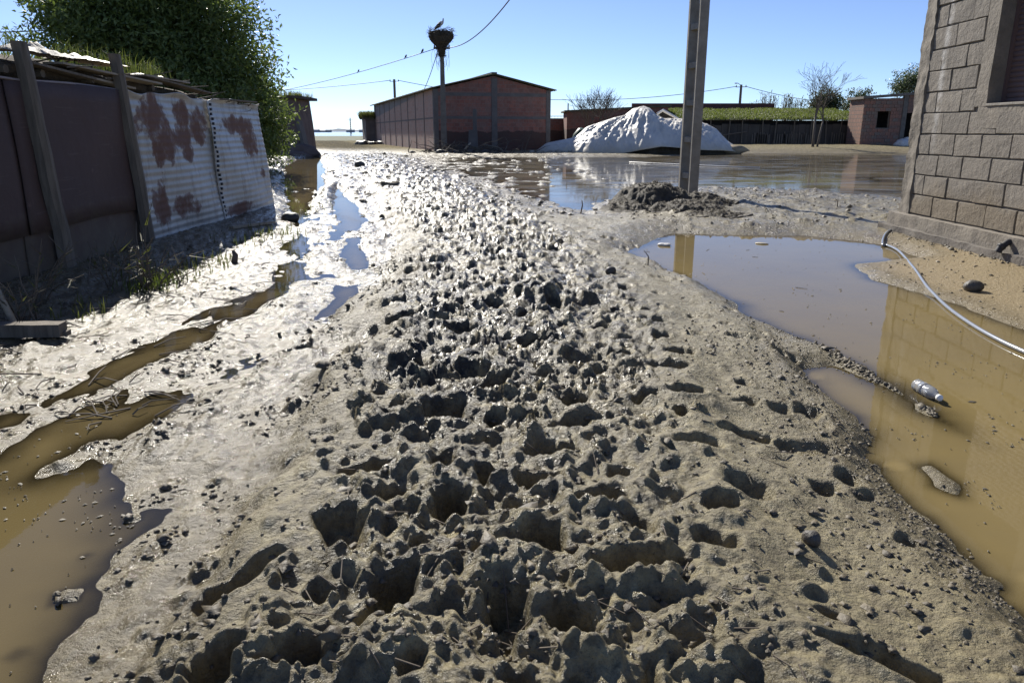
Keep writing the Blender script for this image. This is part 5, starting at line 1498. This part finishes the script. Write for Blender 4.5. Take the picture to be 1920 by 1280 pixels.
# blocks: four worn shapes shared by all
def block_mesh(seed):
    rr = random.Random(seed)
    hl, hh2 = (BLN - 0.009) / 2, (CHT - 0.008) / 2
    vs = []
    for x, ins in ((0.02, 0.0), (-0.001, 0.0005), (-0.007, 0.0045)):
        for sy, sz in ((1, -1), (0, -1), (-1, -1), (-1, 0), (-1, 1), (0, 1), (1, 1), (1, 0)):
            j = rr.uniform(0, 0.006) if x < 0 else 0
            vs.append((x + (rr.uniform(-0.003, 0.003) if x < 0 else 0), sy * (hl - ins - j), sz * (hh2 - ins - j)))
    vs.append((-0.0105 + rr.uniform(-0.002, 0.002), 0, 0))
    fs = []
    for r_ in range(2):
        for k in range(8): fs.append((r_*8+k, r_*8+(k+1)%8, (r_+1)*8+(k+1)%8, (r_+1)*8+k))
    for k in range(8): fs.append((16 + k, 16 + (k + 1) % 8, 24))
    me = bpy.data.meshes.new('block'); me.from_pydata(vs, [], fs); me.materials.append(M_BLOCK); me.update()
    return me
BM = [block_mesh(s) for s in range(5)]
rr = random.Random(33)
for i in range(14):
    zc = ZB + CHT * (i + 0.5)
    y = 8.57 - (0.0 if i % 2 else BLN * 0.52)
    first = True
    edges = []
    y = 8.82
    L = BLN * (0.5 if i % 2 else 1.0) * rr.uniform(0.92, 1.05)
    while y > HY0 + 0.3:
        edges.append((y - L, y)); y -= L; L = BLN * rr.uniform(0.97, 1.04)
    for lo, hi in edges:
        if WZ0 - 0.14 < zc < WZ1 + 0.15:                     # keep clear of the window surround
            if lo < WY1 + 0.2 and hi > WY0 - 0.2:
                if hi > WY1 + 0.30: lo = WY1 + 0.2
                elif lo < WY0 - 0.30: hi = WY0 - 0.2
                else: continue
        o = bpy.data.objects.new('block', BM[rr.randrange(5)]); COL.objects.link(o); o.parent = house
        o.location = H_(HX + rr.uniform(-0.004, 0.004), (lo + hi) / 2, zc + rr.uniform(-0.003, 0.003))
        o.scale = (1, (hi - lo) / BLN, 1); o.rotation_euler = (rr.gauss(0, 0.006), 0, rr.gauss(0, 0.008))
rough_box('corner_column', H_(HX - 0.022, 8.815, 0.24), H_(HX + 0.38, HY1, HZ), M_RENDER, house, 0.022, 4.5, 3, 0.03)
rough_box('plinth', H_(HX - 0.10, HY0, -0.15), H_(HX + 0.1, HY1 + 0.10, ZB - 0.008), M_RENDER, house, 0.016, 5.0, 8, 0.04)
rough_box('footing', H_(HX - 0.17, HY0, -0.2), H_(HX + 0.1, HY1 + 0.16, 0.135), M_CONC_D, house, 0.03, 3.5, 18, 0.05)
# cement round the window
rough_box('window_surround', H_(HX - 0.012, WY1, WZ0 - 0.02), H_(HX + 0.19, WY1 + 0.19, WZ1 + 0.2), M_RENDER, house, 0.006, 4.0, 11, 0.05)
rough_box('window_surround', H_(HX - 0.013, WY0 - 0.19, WZ0 - 0.02), H_(HX + 0.19, WY0, WZ1 + 0.2), M_RENDER, house, 0.006, 4.0, 12, 0.05)
rough_box('window_surround', H_(HX - 0.008, WY0 - 0.19, WZ0 - 0.23), H_(HX + 0.10, WY1 + 0.12, WZ0 - 0.02), M_RENDER, house, 0.005, 4.0, 13, 0.05)
MB().box(H_(HX - 0.02, WY0, WZ0 - 0.02), H_(HX + 0.19, WY1, WZ0 + 0.004)).build('window_sill', M_CONC, house, bevel=0.004)
MB().box(H_(HX - 0.01, WY0 - 0.19, WZ1 + 0.005), H_(HX + 0.19, WY1 - 0.002, WZ1 + 0.2)).build('lintel', M_RENDER, house)
M_SHUT = simple('brown_shutter', (0.15, 0.098, 0.088), (0.115, 0.075, 0.068), 2, 0.65, 0.1)
sh = MB().box(H_(HX + 0.165, WY0, WZ0), H_(HX + 0.175, WY1, WZ1)).build('roller_shutter', simple('shutter_back', (0.06, 0.04, 0.036), None, 3, 0.7), house)
sh['label'] = 'brown ribbed roller shutter'
SLH = 0.047
prof = [(-0.002, 0.0), (-0.010, 0.008), (-0.013, 0.022), (-0.011, 0.036), (-0.004, 0.0465)]
vs = [(x, y, z) for y in (WY0 + 0.03 - 6.88, WY1 - 0.03 - 6.88) for x, z in prof]
sme = bpy.data.meshes.new('slat'); sme.from_pydata(vs, [], [(k, k + 1, k + 6, k + 5) for k in range(4)]); sme.materials.append(M_SHUT)
sme.polygons.foreach_set('use_smooth', [True] * 4); sme.update()
for k in range(27):
    o = bpy.data.objects.new('slat', sme); COL.objects.link(o); o.parent = sh
    o.location = H_(HX + 0.163, 6.88, WZ0 + 0.006 + k * SLH)
for y in (WY0 + 0.016, WY1 - 0.016):
    MB().box(H_(HX + 0.125, y - 0.016, WZ0 + 0.004), H_(HX + 0.165, y + 0.016, WZ1)).build('shutter_rail', M_SHUT, sh)
pb = G(1912, 440, 0.2)
st_ = empty('pipe_stub', (HX - 0.12, HX * 1400 / 952 - 0.03, 0.2), 'short dark drain pipe end sticking out of the house plinth', 'pipe')
MB().tube([(0.1, 0, 0.04), (0.0, 0, 0.03), (-0.07, -0.01, -0.02), (-0.085, -0.01, -0.06)], [0.03, 0.03, 0.03, 0.032], 10, False).build('pipe', M_SBLACK, st_, True)
MB().tube([(-0.05, -0.008, 0.0), (-0.072, -0.01, -0.02)], 0.037, 10, True).build('collar', M_WIRE, st_, True)

# ================================================================== THINGS LYING ABOUT ON THE RIGHT
# hose
pts = [on(*p) + Vector((0, 0, 0.014)) for p in ((1690, 428), (1672, 432), (1659, 440), (1656, 450), (1664, 464), (1684, 480), (1712, 503), (1733, 533), (1752, 565), (1782, 598), (1828, 632), (1880, 662), (1935, 688), (2010, 722), (2120, 775))]
sm = []
for i in range(len(pts) - 1):                                    # smooth the line
    p0, p1, p2, p3 = pts[max(i-1, 0)], pts[i], pts[i+1], pts[min(i+2, len(pts)-1)]
    for k in range(8):
        s = k / 8
        sm.append(0.5 * ((2*p1) + (p2-p0)*s + (2*p0-5*p1+4*p2-p3)*s*s + (3*p1-p0-3*p2+p3)*s**3))
hz_ = [p.z for p in sm]
for i, p in enumerate(sm): p.z = sum(hz_[max(0, i-5):i+6]) / len(hz_[max(0, i-5):i+6])
th = NT('grey_hose')
M_HOSE = th.done(th.bsdf((0.33, 0.35, 0.38), 0.22, th.bump(th.noise(30, 3, 0.5, th.coord('Object')), 0.1, 0.003), Metallic=0.35))
tag(MB().tube(sm, 0.0125, 12).build('hose', M_HOSE, None, True), 'shiny grey hose curving from the house plinth into the brown puddle', 'hose')
# bottle
b0 = G(1714, 716, 0.03); b1_ = G(1768, 747, 0.03); bd = (b1_ - b0); ang = math.atan2(bd.y, bd.x)
bt = empty('plastic_bottle', b0.lerp(b1_, 0.5) + Vector((0, 0, -0.005)), 'clear crumpled plastic water bottle floating beside the mud spit', 'bottle', rz=ang)
Lb = min(bd.length * 0.88, 0.2)
t = NT('clear_plastic')
fr_ = t.n('ShaderNodeFresnel'); fr_.inputs['IOR'].default_value = 1.5
tr_ = t.n('ShaderNodeBsdfTransparent'); tr_.inputs['Color'].default_value = (0.93, 0.94, 0.95, 1)
gl_ = t.n('ShaderNodeBsdfGlossy'); gl_.inputs['Roughness'].default_value = 0.08
df_ = t.n('ShaderNodeBsdfDiffuse'); df_.inputs['Color'].default_value = (0.75, 0.76, 0.76, 1)
nb = t.bump(t.noise(70, 3, 0.6, t.coord('Object')), 0.6, 0.006); t.l(nb, gl_.inputs['Normal']); t.l(nb, fr_.inputs['Normal'])
m1 = t.n('ShaderNodeMixShader'); m1.inputs[0].default_value = 0.34; t.l(tr_.outputs[0], m1.inputs[1]); t.l(df_.outputs[0], m1.inputs[2])
m2 = t.n('ShaderNodeMixShader'); t.l(fr_.outputs[0], m2.inputs[0]); t.l(m1.outputs[0], m2.inputs[1]); t.l(gl_.outputs[0], m2.inputs[2])
M_CLEAR = t.done(m2.outputs[0])
MX = Matrix.Rotation(math.pi / 2, 4, 'Y') @ Matrix.Translation((0, 0, -Lb / 2))
bprof = [(0.004, 0.0), (0.026, 0.002), (0.032, 0.012), (0.030, 0.02), (0.033, 0.03), (0.031, 0.042), (0.033, 0.054), (0.029, 0.07), (0.032, 0.085), (0.033, 0.10), (0.0305, 0.112), (0.033, 0.124), (0.032, 0.140), (0.027, 0.158), (0.019, 0.175), (0.0135, 0.186), (0.013, 0.196)]
k_ = Lb / 0.215
MB().lathe([(r_ * k_, z * k_) for r_, z in bprof], 18, MX).build('body', M_CLEAR, bt, True)
MB().lathe([(0.0155 * k_, 0.196 * k_), (0.0158 * k_, 0.212 * k_), (0.013 * k_, 0.215 * k_)], 16, MX).build('cap', simple('white_cap', (0.75, 0.75, 0.74), (0.68, 0.68, 0.66), 5, 0.4, 0.05), bt, True)
MB().lathe([(0.0335 * k_, 0.060 * k_), (0.0312 * k_, 0.075 * k_), (0.0338 * k_, 0.098 * k_)], 18, MX).build('label', M_CLEAR, bt, True)
def stone(name, px, py, r, seed, m, label, cat='stone', flat=0.6):
    p = on(px, py)
    o = MB().rock((0, 0, r * flat * 0.45 if not hasattr(r, '__len__') else r[2] * 0.5), r, seed, 10, flat).build(name, m, None, True)
    o.location = p
    ss_ = o.modifiers.new('round', 'SUBSURF'); ss_.levels = 1; ss_.render_levels = 1
    return tag(o, label, cat)
M_ROCK = simple('wet_rock', (0.11, 0.095, 0.075), (0.055, 0.048, 0.04), 12, 0.5, 0.7, 0.01)
stone('rock', 1822, 545, (0.088, 0.07, 0.06), 3, M_ROCK, 'dark round rock lying on the ochre sand by the hose')
stone('rock', 1145, 512, (0.06, 0.05, 0.045), 8, M_ROCK, 'small dark stone on the pale bank left of the pole reflection')
stone('rock', 545, 413, (0.17, 0.14, 0.10), 12, M_ROCK, 'black rock at the corner of the corrugated tin wall')
stone('rock', 674, 313, (0.22, 0.2, 0.13), 15, M_ROCK, 'dark clod on the far stretch of the muddy road')
stone('rock', 1520, 1018, (0.035, 0.03, 0.026), 19, M_ROCK, 'dark pebble on the near mud right of the footprints')
stone('foam', 1245, 468, (0.10, 0.07, 0.022), 21, M_PLASTIC_W, 'white scrap of foam at the edge of the puddle by the pole reflection', 'foam')
stone('foam', 1427, 466, (0.09, 0.03, 0.012), 24, M_CREAM, 'pale flat scrap floating in the middle of the clear puddle', 'foam')
stone('foam', 1905, 466, (0.07, 0.05, 0.03), 28, M_CREAM, 'pale rubble piece under the house plinth', 'rubble')
# white hose across the yard
pts = [Vector((G(px, py, 0.02).x, G(px, py, 0.02).y, 0.02)) for px, py in ((1180, 304), (1220, 306), (1290, 309), (1360, 312), (1425, 314))]
tag(MB().tube(pts, 0.018, 6).build('pipe', M_PLASTIC_W, None, True), 'thin white pipe lying across the flooded yard before the tarp heap', 'pipe')
def stick(px, py, px2, py2, D, r, label, name='stick'):
    a = on(px, py); b = AT(px2, py2, a.y + D)
    md = a.lerp(b, 0.55) + Vector((0.02, 0.0, 0.01))
    o = MB().tube([Vector((0, 0, -0.04)), md - a, b - a], [r, r * 0.8, r * 0.45], 6).build(name, M_TWIG, None, True)
    o.location = a
    return tag(o, label, 'stick')
stick(1088, 398, 1091, 375, 0, 0.012, 'short dark stick standing in the blue water left of the dung heap')
stick(438, 492, 437, 470, 0, 0.035, 'short black stump standing on the shiny mud by the tin wall', 'stake')
stick(1215, 498, 1208, 470, 0.02, 0.006, 'thin twig standing in the mud beside the puddle')
stick(1570, 390, 1566, 372, 0.02, 0.008, 'thin twig on the mud bank behind the clear puddle')

# dung heap
DH = Vector((2.25, 12.0, 0.0))
heap2 = empty('dung_heap', DH, 'dark straw-filled dung heap at the foot of the concrete ladder pole', 'heap')
N = 170
xs = np.linspace(-1.35, 1.75, N); ys = np.linspace(-2.1, 1.2, N)
XX, YY = np.meshgrid(xs, ys)
def dome(cx, cy, rx, ry, h, p=1.3):
    q = ((XX - cx) / rx) ** 2 + ((YY - cy) / ry) ** 2
    return h * np.clip(1 - q + 0.35 * fbm(XX * 2.2 + cx, YY * 2.2, 3, 3), 0, 1.3) ** p
hz = np.maximum.reduce([dome(0.0, 0.15, 0.85, 0.85, 0.36, 0.75), dome(0.45, -0.75, 0.85, 0.8, 0.17, 0.9), dome(0.85, 0.2, 0.75, 0.7, 0.2, 0.9), dome(-0.5, -0.4, 0.6, 0.6, 0.12, 0.9), dome(0.7, -1.5, 0.6, 0.5, 0.10, 1)])
msk = sst(0.0, 0.06, hz)
hz = hz + msk * (0.055 * fbm(XX * 5, YY * 5, 3, 7) + 0.03 * ridged(XX * 11 + YY * 4, YY * 8, 2, 9) + 0.010 * fbm(XX * 40, YY * 25, 2, 12))
base = np.array([[max(gz(DH.x + x, DH.y + y), -0.01) for x in xs[::5]] for y in ys[::5]])
bi = np.repeat(np.repeat(base, 5, 0), 5, 1)[:N, :N]
for _ in range(6): bi = (bi + np.roll(bi, 1, 0) + np.roll(bi, -1, 0) + np.roll(bi, 1, 1) + np.roll(bi, -1, 1)) / 5
Z = np.where(hz > 0.004, bi * (1 - msk * 0.6) + hz, -0.12)
mound_v = np.stack([XX * 0.85, YY, Z], -1).reshape(-1, 3)
np_mesh('mound', mound_v, grid_faces(N, N), M_STRAW, heap2)
g = np.random.default_rng(5)
sel = np.flatnonzero((hz > 0.05).ravel()); pk = g.choice(sel, 3800)
V = []; F = []
P = mound_v[pk] + np.stack([g.normal(0, 0.01, len(pk)), g.normal(0, 0.01, len(pk)), np.full(len(pk), 0.004)], -1)
a = g.uniform(0, 6.28, len(pk)); L = g.uniform(0.03, 0.11, len(pk))
d = np.stack([np.cos(a) * L, np.sin(a) * L, g.uniform(-0.03, 0.03, len(pk))], -1); s_ = np.stack([-np.sin(a), np.cos(a), g.normal(0, 0.6, len(pk))], -1) * 0.0022
V = np.stack([P - d / 2 - s_, P - d / 2 + s_, P + d / 2 + s_, P + d / 2 - s_], 1).reshape(-1, 3)
so = np_mesh('straw', V, np.arange(len(pk) * 4).reshape(-1, 4), simple('old_straw', (0.21, 0.17, 0.10), (0.08, 0.065, 0.045), 5, 0.8, 0.1), heap2, False)
so['kind'] = 'stuff'

# ================================================================== LEFT FOREGROUND
def plank(px, py, L, wd, th, rot, m, label, tilt=0.0):
    p = on(px, py, 0.05)
    o = rough_box('plank', (-L / 2, -wd / 2, 0), (L / 2, wd / 2, th), m, None, 0.006, 6, int(px), 0.06)
    o.location = p + Vector((0, 0, 0.01)); o.rotation_euler = (tilt, 0.02, rot)
    return tag(o, label, 'plank')
plank(20, 632, 0.60, 0.10, 0.075, 0.10, M_WOOD, 'thick weathered plank on edge at the foot of the red board wall')
plank(80, 632, 0.30, 0.06, 0.03, 0.15, M_WOOD, 'short thin board beside the thick weathered plank')
plank(475, 425, 0.75, 0.07, 0.03, 1.15, M_WOOD_L, 'pale broken board lying in the shade below the tin wall')
# leaning stake at the left edge
a = on(35, 612); o = MB().tube([(0, 0, -0.05), (-0.12, 0.06, 0.18), (-0.27, 0.14, 0.42)], [0.022, 0.02, 0.016], 7).build('stake', M_WOOD_L, None, True); o.location = a
tag(o, 'pale wooden stake leaning beside the thick weathered plank', 'stake')
def weed(px, py, h, n, seed, label, green=0):
    p = on(px, py); rr = random.Random(seed)
    o = empty('dead_weed', p, label, 'weed', 'dead weeds along the board wall')
    mb = MB(); lf = MB()
    for k in range(n):
        a = rr.uniform(0, 6.28); ln = rr.uniform(0.1, 0.75)
        q = Vector((rr.gauss(0, 0.05), rr.gauss(0, 0.05), -0.03)); pts_ = [q]; d = Vector((math.cos(a) * ln, math.sin(a) * ln, 1)).normalized(); hh2 = h * rr.uniform(0.5, 1.1)
        for j in range(5):
            d = (d + Vector((rr.gauss(0, 0.13), rr.gauss(0, 0.13), rr.gauss(-0.06, 0.08)))).normalized()
            pts_.append(pts_[-1] + d * hh2 / 5)
        mb.tube(pts_, [0.0065, 0.006, 0.005, 0.004, 0.003, 0.002], 4, False)
        for j in (2, 3, 4):
            if rr.random() < 0.7:
                e = pts_[j] + (d + Vector((rr.gauss(0, 0.7), rr.gauss(0, 0.7), 0.2))).normalized() * hh2 * 0.3
                mb.tube([pts_[j], e], [0.0035, 0.0018], 3, False)
                s_ = Vector((0.008, 0.004, 0))
                tip = e + Vector((rr.gauss(0, 0.03), rr.gauss(0, 0.03), -0.06))
                lf.add([pts_[j] - s_, pts_[j] + s_, tip], [(0, 1, 2)])
    mb.build('stems', M_TWIG, o); 
    if lf.v: lf.build('leaves', M_GRASS_D, o)
    if green:
        g = np.random.default_rng(seed)
        blades('green_blades', np.stack([g.normal(0, 0.09, green), g.normal(0, 0.09, green), np.zeros(green)], -1), 0.04, 0.15, 0.004, M_GRASS, o, seed, 0.7)['kind'] = 'stuff'
weed(40, 600, 0.42, 10, 1, 'leafless branching weed beside the thick weathered plank')
weed(75, 560, 0.5, 9, 2, 'tall dry weed before the first fence post')
weed(210, 535, 0.40, 8, 3, 'bent dry weed stalks between the two fence posts')
weed(275, 545, 0.62, 18, 4, 'bushy tangle of dry weed with green blades below the second fence post', 90)
weed(310, 530, 0.30, 8, 5, 'low weed with fresh green blades at the edge of the shade', 80)
weed(190, 500, 0.45, 6, 6, 'thin dry stems against the red board wall')
# twigs lying on the wet mud
rr = random.Random(17)
mb = MB()
for k in range(120):
    px = rr.uniform(0, 520); py = rr.uniform(470, 800) if px < 330 else rr.uniform(430, 640)
    p = on(px, py); a = rr.uniform(0, 6.28); L = rr.uniform(0.05, 0.26)
    q = p + Vector((math.cos(a) * L, math.sin(a) * L, 0)); q.z = max(gz(q.x, q.y), 0) + rr.uniform(0.003, 0.03)
    mb.tube([p + Vector((0, 0, 0.004)), p.lerp(q, 0.5) + Vector((rr.gauss(0, 0.015), rr.gauss(0, 0.015), 0.012)), q], [0.004, 0.0035, 0.002], 4, False)
for k in range(160):
    px = rr.uniform(560, 1500); py = rr.uniform(420, 1270)
    p = on(px, py); a = rr.uniform(0, 6.28); L = rr.uniform(0.03, 0.11)
    q = p + Vector((math.cos(a) * L, math.sin(a) * L, 0)); q.z = max(gz(q.x, q.y), 0) + 0.004
    mb.tube([p + Vector((0, 0, 0.003)), q], [0.0022, 0.0014], 4, False)
tag(mb.build('twig_litter', M_TWIG, None), 'thin twigs and straws scattered over the wet mud', 'twigs', kind='stuff')
# sparse grass on the shaded verge
g = np.random.default_rng(12); P = []
for cx, cy, n_, s_ in ((495, 440, 160, 0.35), (380, 500, 90, 0.3), (300, 520, 130, 0.25), (560, 335, 160, 1.0), (605, 395, 60, 0.4), (150, 590, 40, 0.15), (600, 300, 120, 1.2), (740, 292, 80, 1.4)):
    c = on(cx, cy)
    for k in range(n_):
        x, y = c.x + g.normal(0, s_ * 0.6), c.y + g.normal(0, s_)
        if gz(x, y) > -0.01: P.append((x, y, gz(x, y)))
tag(blades('verge_grass', P, 0.03, 0.13, 0.005, M_GRASS_D, None, 3, 0.7), 'thin yellow-green grass along the foot of the sheds', 'grass', kind='stuff')

# brushwood at the barn's corner
bp = Vector((AT(870, 288, 42.5).x, 42.5, 0.0))
br = empty('brushwood_pile', bp, 'pile of dead branches at the foot of the nest pole before the barn', 'branches')
rr = random.Random(41); mb = MB()
for k in range(90):
    x = rr.gauss(0, 1.5); y = rr.gauss(0, 0.7); a = rr.uniform(0, 6.28); L = rr.uniform(0.5, 1.8); el = abs(rr.gauss(0.15, 0.3))
    d = Vector((math.cos(a) * math.cos(el), math.sin(a) * math.cos(el) * 0.6, math.sin(el)))
    p = Vector((x, y, rr.uniform(0.02, 0.45) * math.exp(-x * x / 5)))
    pts_ = [p]
    for j in range(4): pts_.append(pts_[-1] + (d + Vector((rr.gauss(0, 0.2), rr.gauss(0, 0.2), rr.gauss(0, 0.15)))) * L / 4)
    mb.tube(pts_, [0.035, 0.03, 0.022, 0.015, 0.008], 4, False)
mb.build('branches', simple('dead_branch', (0.13, 0.105, 0.08), (0.06, 0.05, 0.04), 2, 0.9, 0.2), br)
MB().tube([(-0.1, -0.7, 0.05), (0.25, -0.75, 0.45), (0.42, -0.7, 0.62)], [0.06, 0.055, 0.04], 6).build('pale_branch', M_WOOD_L, br, True)
MB().tube([(1.1, -0.3, 0.5), (1.9, -0.5, 0.38), (2.4, -0.5, 0.02)], [0.045, 0.04, 0.03], 6).build('bent_branch', M_WOOD, br, True)
mb = MB()
for k in range(14): mb.rock((rr.gauss(0, 1.3), rr.gauss(0, 0.6), 0.06), rr.uniform(0.12, 0.35), 200 + k, 8)
mb.build('rubble', M_ROCK, br, True)['kind'] = 'stuff'
rb = empty('rubble_heap', (AT(690, 268, 70).x, 70, 0), 'low dark rubble heap before the lean-to at the end of the barn', 'rubble')
mb = MB()
for k in range(22): mb.rock((rr.gauss(0, 1.1), rr.gauss(0, 0.6), 0.12), rr.uniform(0.15, 0.5), 300 + k, 8)
mb.build('stones', M_ROCK, rb, True)

# crumbs of mud everywhere: too many to count
g = np.random.default_rng(77)
uv = g.normal(size=(6, 3))
OV = np.array([[1,0,0],[0,1,0],[-1,0,0],[0,-1,0],[0,0,1],[0,0,-0.6],[0.65,0.65,0.45],[-0.65,0.65,0.4],[-0.65,-0.65,0.45],[0.65,-0.65,0.4]], dtype=float)
OF = np.array([[0,6,4],[6,1,4],[1,7,4],[7,2,4],[2,8,4],[8,3,4],[3,9,4],[9,0,4],[1,6,0],[2,7,1],[3,8,2],[0,9,3]])
pts = []
def crumbs(n, fx_, size):
    k = 0; tries = 0
    while k < n and tries < n * 12:
        tries += 1
        p = fx_()
        if p is None: continue
        x, y = p[:2]; z = gz(x, y)
        if z < 0.002: continue
        pts.append((x, y, z, size * math.exp(g.normal(0, 0.5)))); k += 1
def shore(poly, sg):
    def f():
        i = g.integers(0, len(poly) - 1); a = poly[i]; b = poly[i + 1]; s = g.random()
        return (a[0] + (b[0]-a[0]) * s + g.normal(0, sg), a[1] + (b[1]-a[1]) * s + g.normal(0, sg))
    return f
spit = pxpoly('1400,565 1560,665 1700,735 1780,780 1850,838')
bank_ = pxpoly('1180,485 1400,585 1480,680 1600,800 1660,900 1790,1040 1930,1190')
bank2 = pxpoly('1330,640 1450,720 1560,860 1700,1020 1850,1230')
crumbs(1300, shore(spit, 0.04), 0.0045)
crumbs(900, shore(bank_, 0.08), 0.0034)
crumbs(1300, shore(bank2, 0.17), 0.0036)
def churn_pt():
    y = 1.35 + 16 * g.random() ** 1.7
    return (np.interp(y, CY, CX) + g.normal(0, 0.75) * np.interp(y, CY, CW), y)
crumbs(4200, churn_pt, 0.0055)
def left_pt():
    y = 1.5 + 10 * g.random() ** 1.3; x = g.uniform(-3.3, -0.7)
    if float(fbm(np.array([x * 2.3]), np.array([y * 1.4]), 3, 95)[0]) < 0.05: return None
    return (x, y)
crumbs(3600, left_pt, 0.006)
crumbs(1100, lambda: (g.uniform(1.6, 6.3), g.uniform(9.2, 15.3)), 0.010)
crumbs(260, lambda: (g.uniform(3.2, 4.5), g.uniform(4.8, 8.8)), 0.006)
crumbs(700, shore([(4.5, 8.9), (4.5, 6.0), (4.4, 5.0)], 0.06), 0.007)
crumbs(1600, lambda: (lambda y: (np.interp(y, CY, CX) + g.normal(0, 1.6), y))(g.uniform(10, 40)), 0.022)
pts = np.array(pts); n = len(pts)
jit = 1 + 0.35 * g.normal(size=(n, 10, 1))
rot = g.uniform(0, 6.28, n); c, s = np.cos(rot)[:, None], np.sin(rot)[:, None]
B = OV[None] * np.clip(jit, 0.4, 1.7) * pts[:, 3][:, None, None] * np.stack([g.uniform(0.7, 1.5, n), g.uniform(0.7, 1.3, n), g.uniform(0.5, 1.1, n)], -1)[:, None, :]
Vv = np.stack([B[..., 0] * c - B[..., 1] * s + pts[:, 0:1], B[..., 0] * s + B[..., 1] * c + pts[:, 1:2], B[..., 2] + pts[:, 2:3] + pts[:, 3:4] * 0.15], -1).reshape(-1, 3)
Ff = (OF[None] + (np.arange(n) * 10)[:, None, None]).reshape(-1, 3)
tag(np_mesh('mud_crumbs', Vv, Ff, M_CLOD, None, True), 'small dark crumbs of mud strewn over road and banks', 'mud', kind='stuff')

g = np.random.default_rng(91); P = []
for k in range(4000):
    px, py = (g.uniform(1180, 1920), g.uniform(440, 1150)) if g.random() < 0.65 else (g.uniform(0, 640), g.uniform(560, 1280))
    p = G(px, py, 0.0)
    if -0.06 < gz(p.x, p.y) < -0.004 and (float(pn(np.array([p.x * 3.0]), np.array([p.y * 2.0]), 5)[0]) > 0.12 or g.random() < 0.06): P.append((p.x, p.y, 0.0025))
    if len(P) >= 420: break
P = np.array(P); n = len(P); a = g.uniform(0, 6.28, n); r_ = 0.0035 * np.exp(g.normal(0, 0.55, n))
cor = [np.stack([np.cos(a + q) * r_ * s_, np.sin(a + q) * r_ * s_, np.full(n, z_)], -1) for q, s_, z_ in ((0, 1.6, 0), (1.5, 0.8, 0), (3.1, 1.4, 0), (4.6, 0.9, 0), (0.7, 0.2, 0.004))]
V = np.stack([P + c_ for c_ in cor], 1).reshape(-1, 3); b_ = np.arange(n) * 5
F = np.concatenate([np.stack([b_ + i, b_ + (i + 1) % 4, b_ + 4], -1) for i in range(4)])
tag(np_mesh('floating_bits', V, F, M_CLOD, None, False), 'tiny bits of straw and scum floating on the brown puddles', 'debris', kind='stuff')
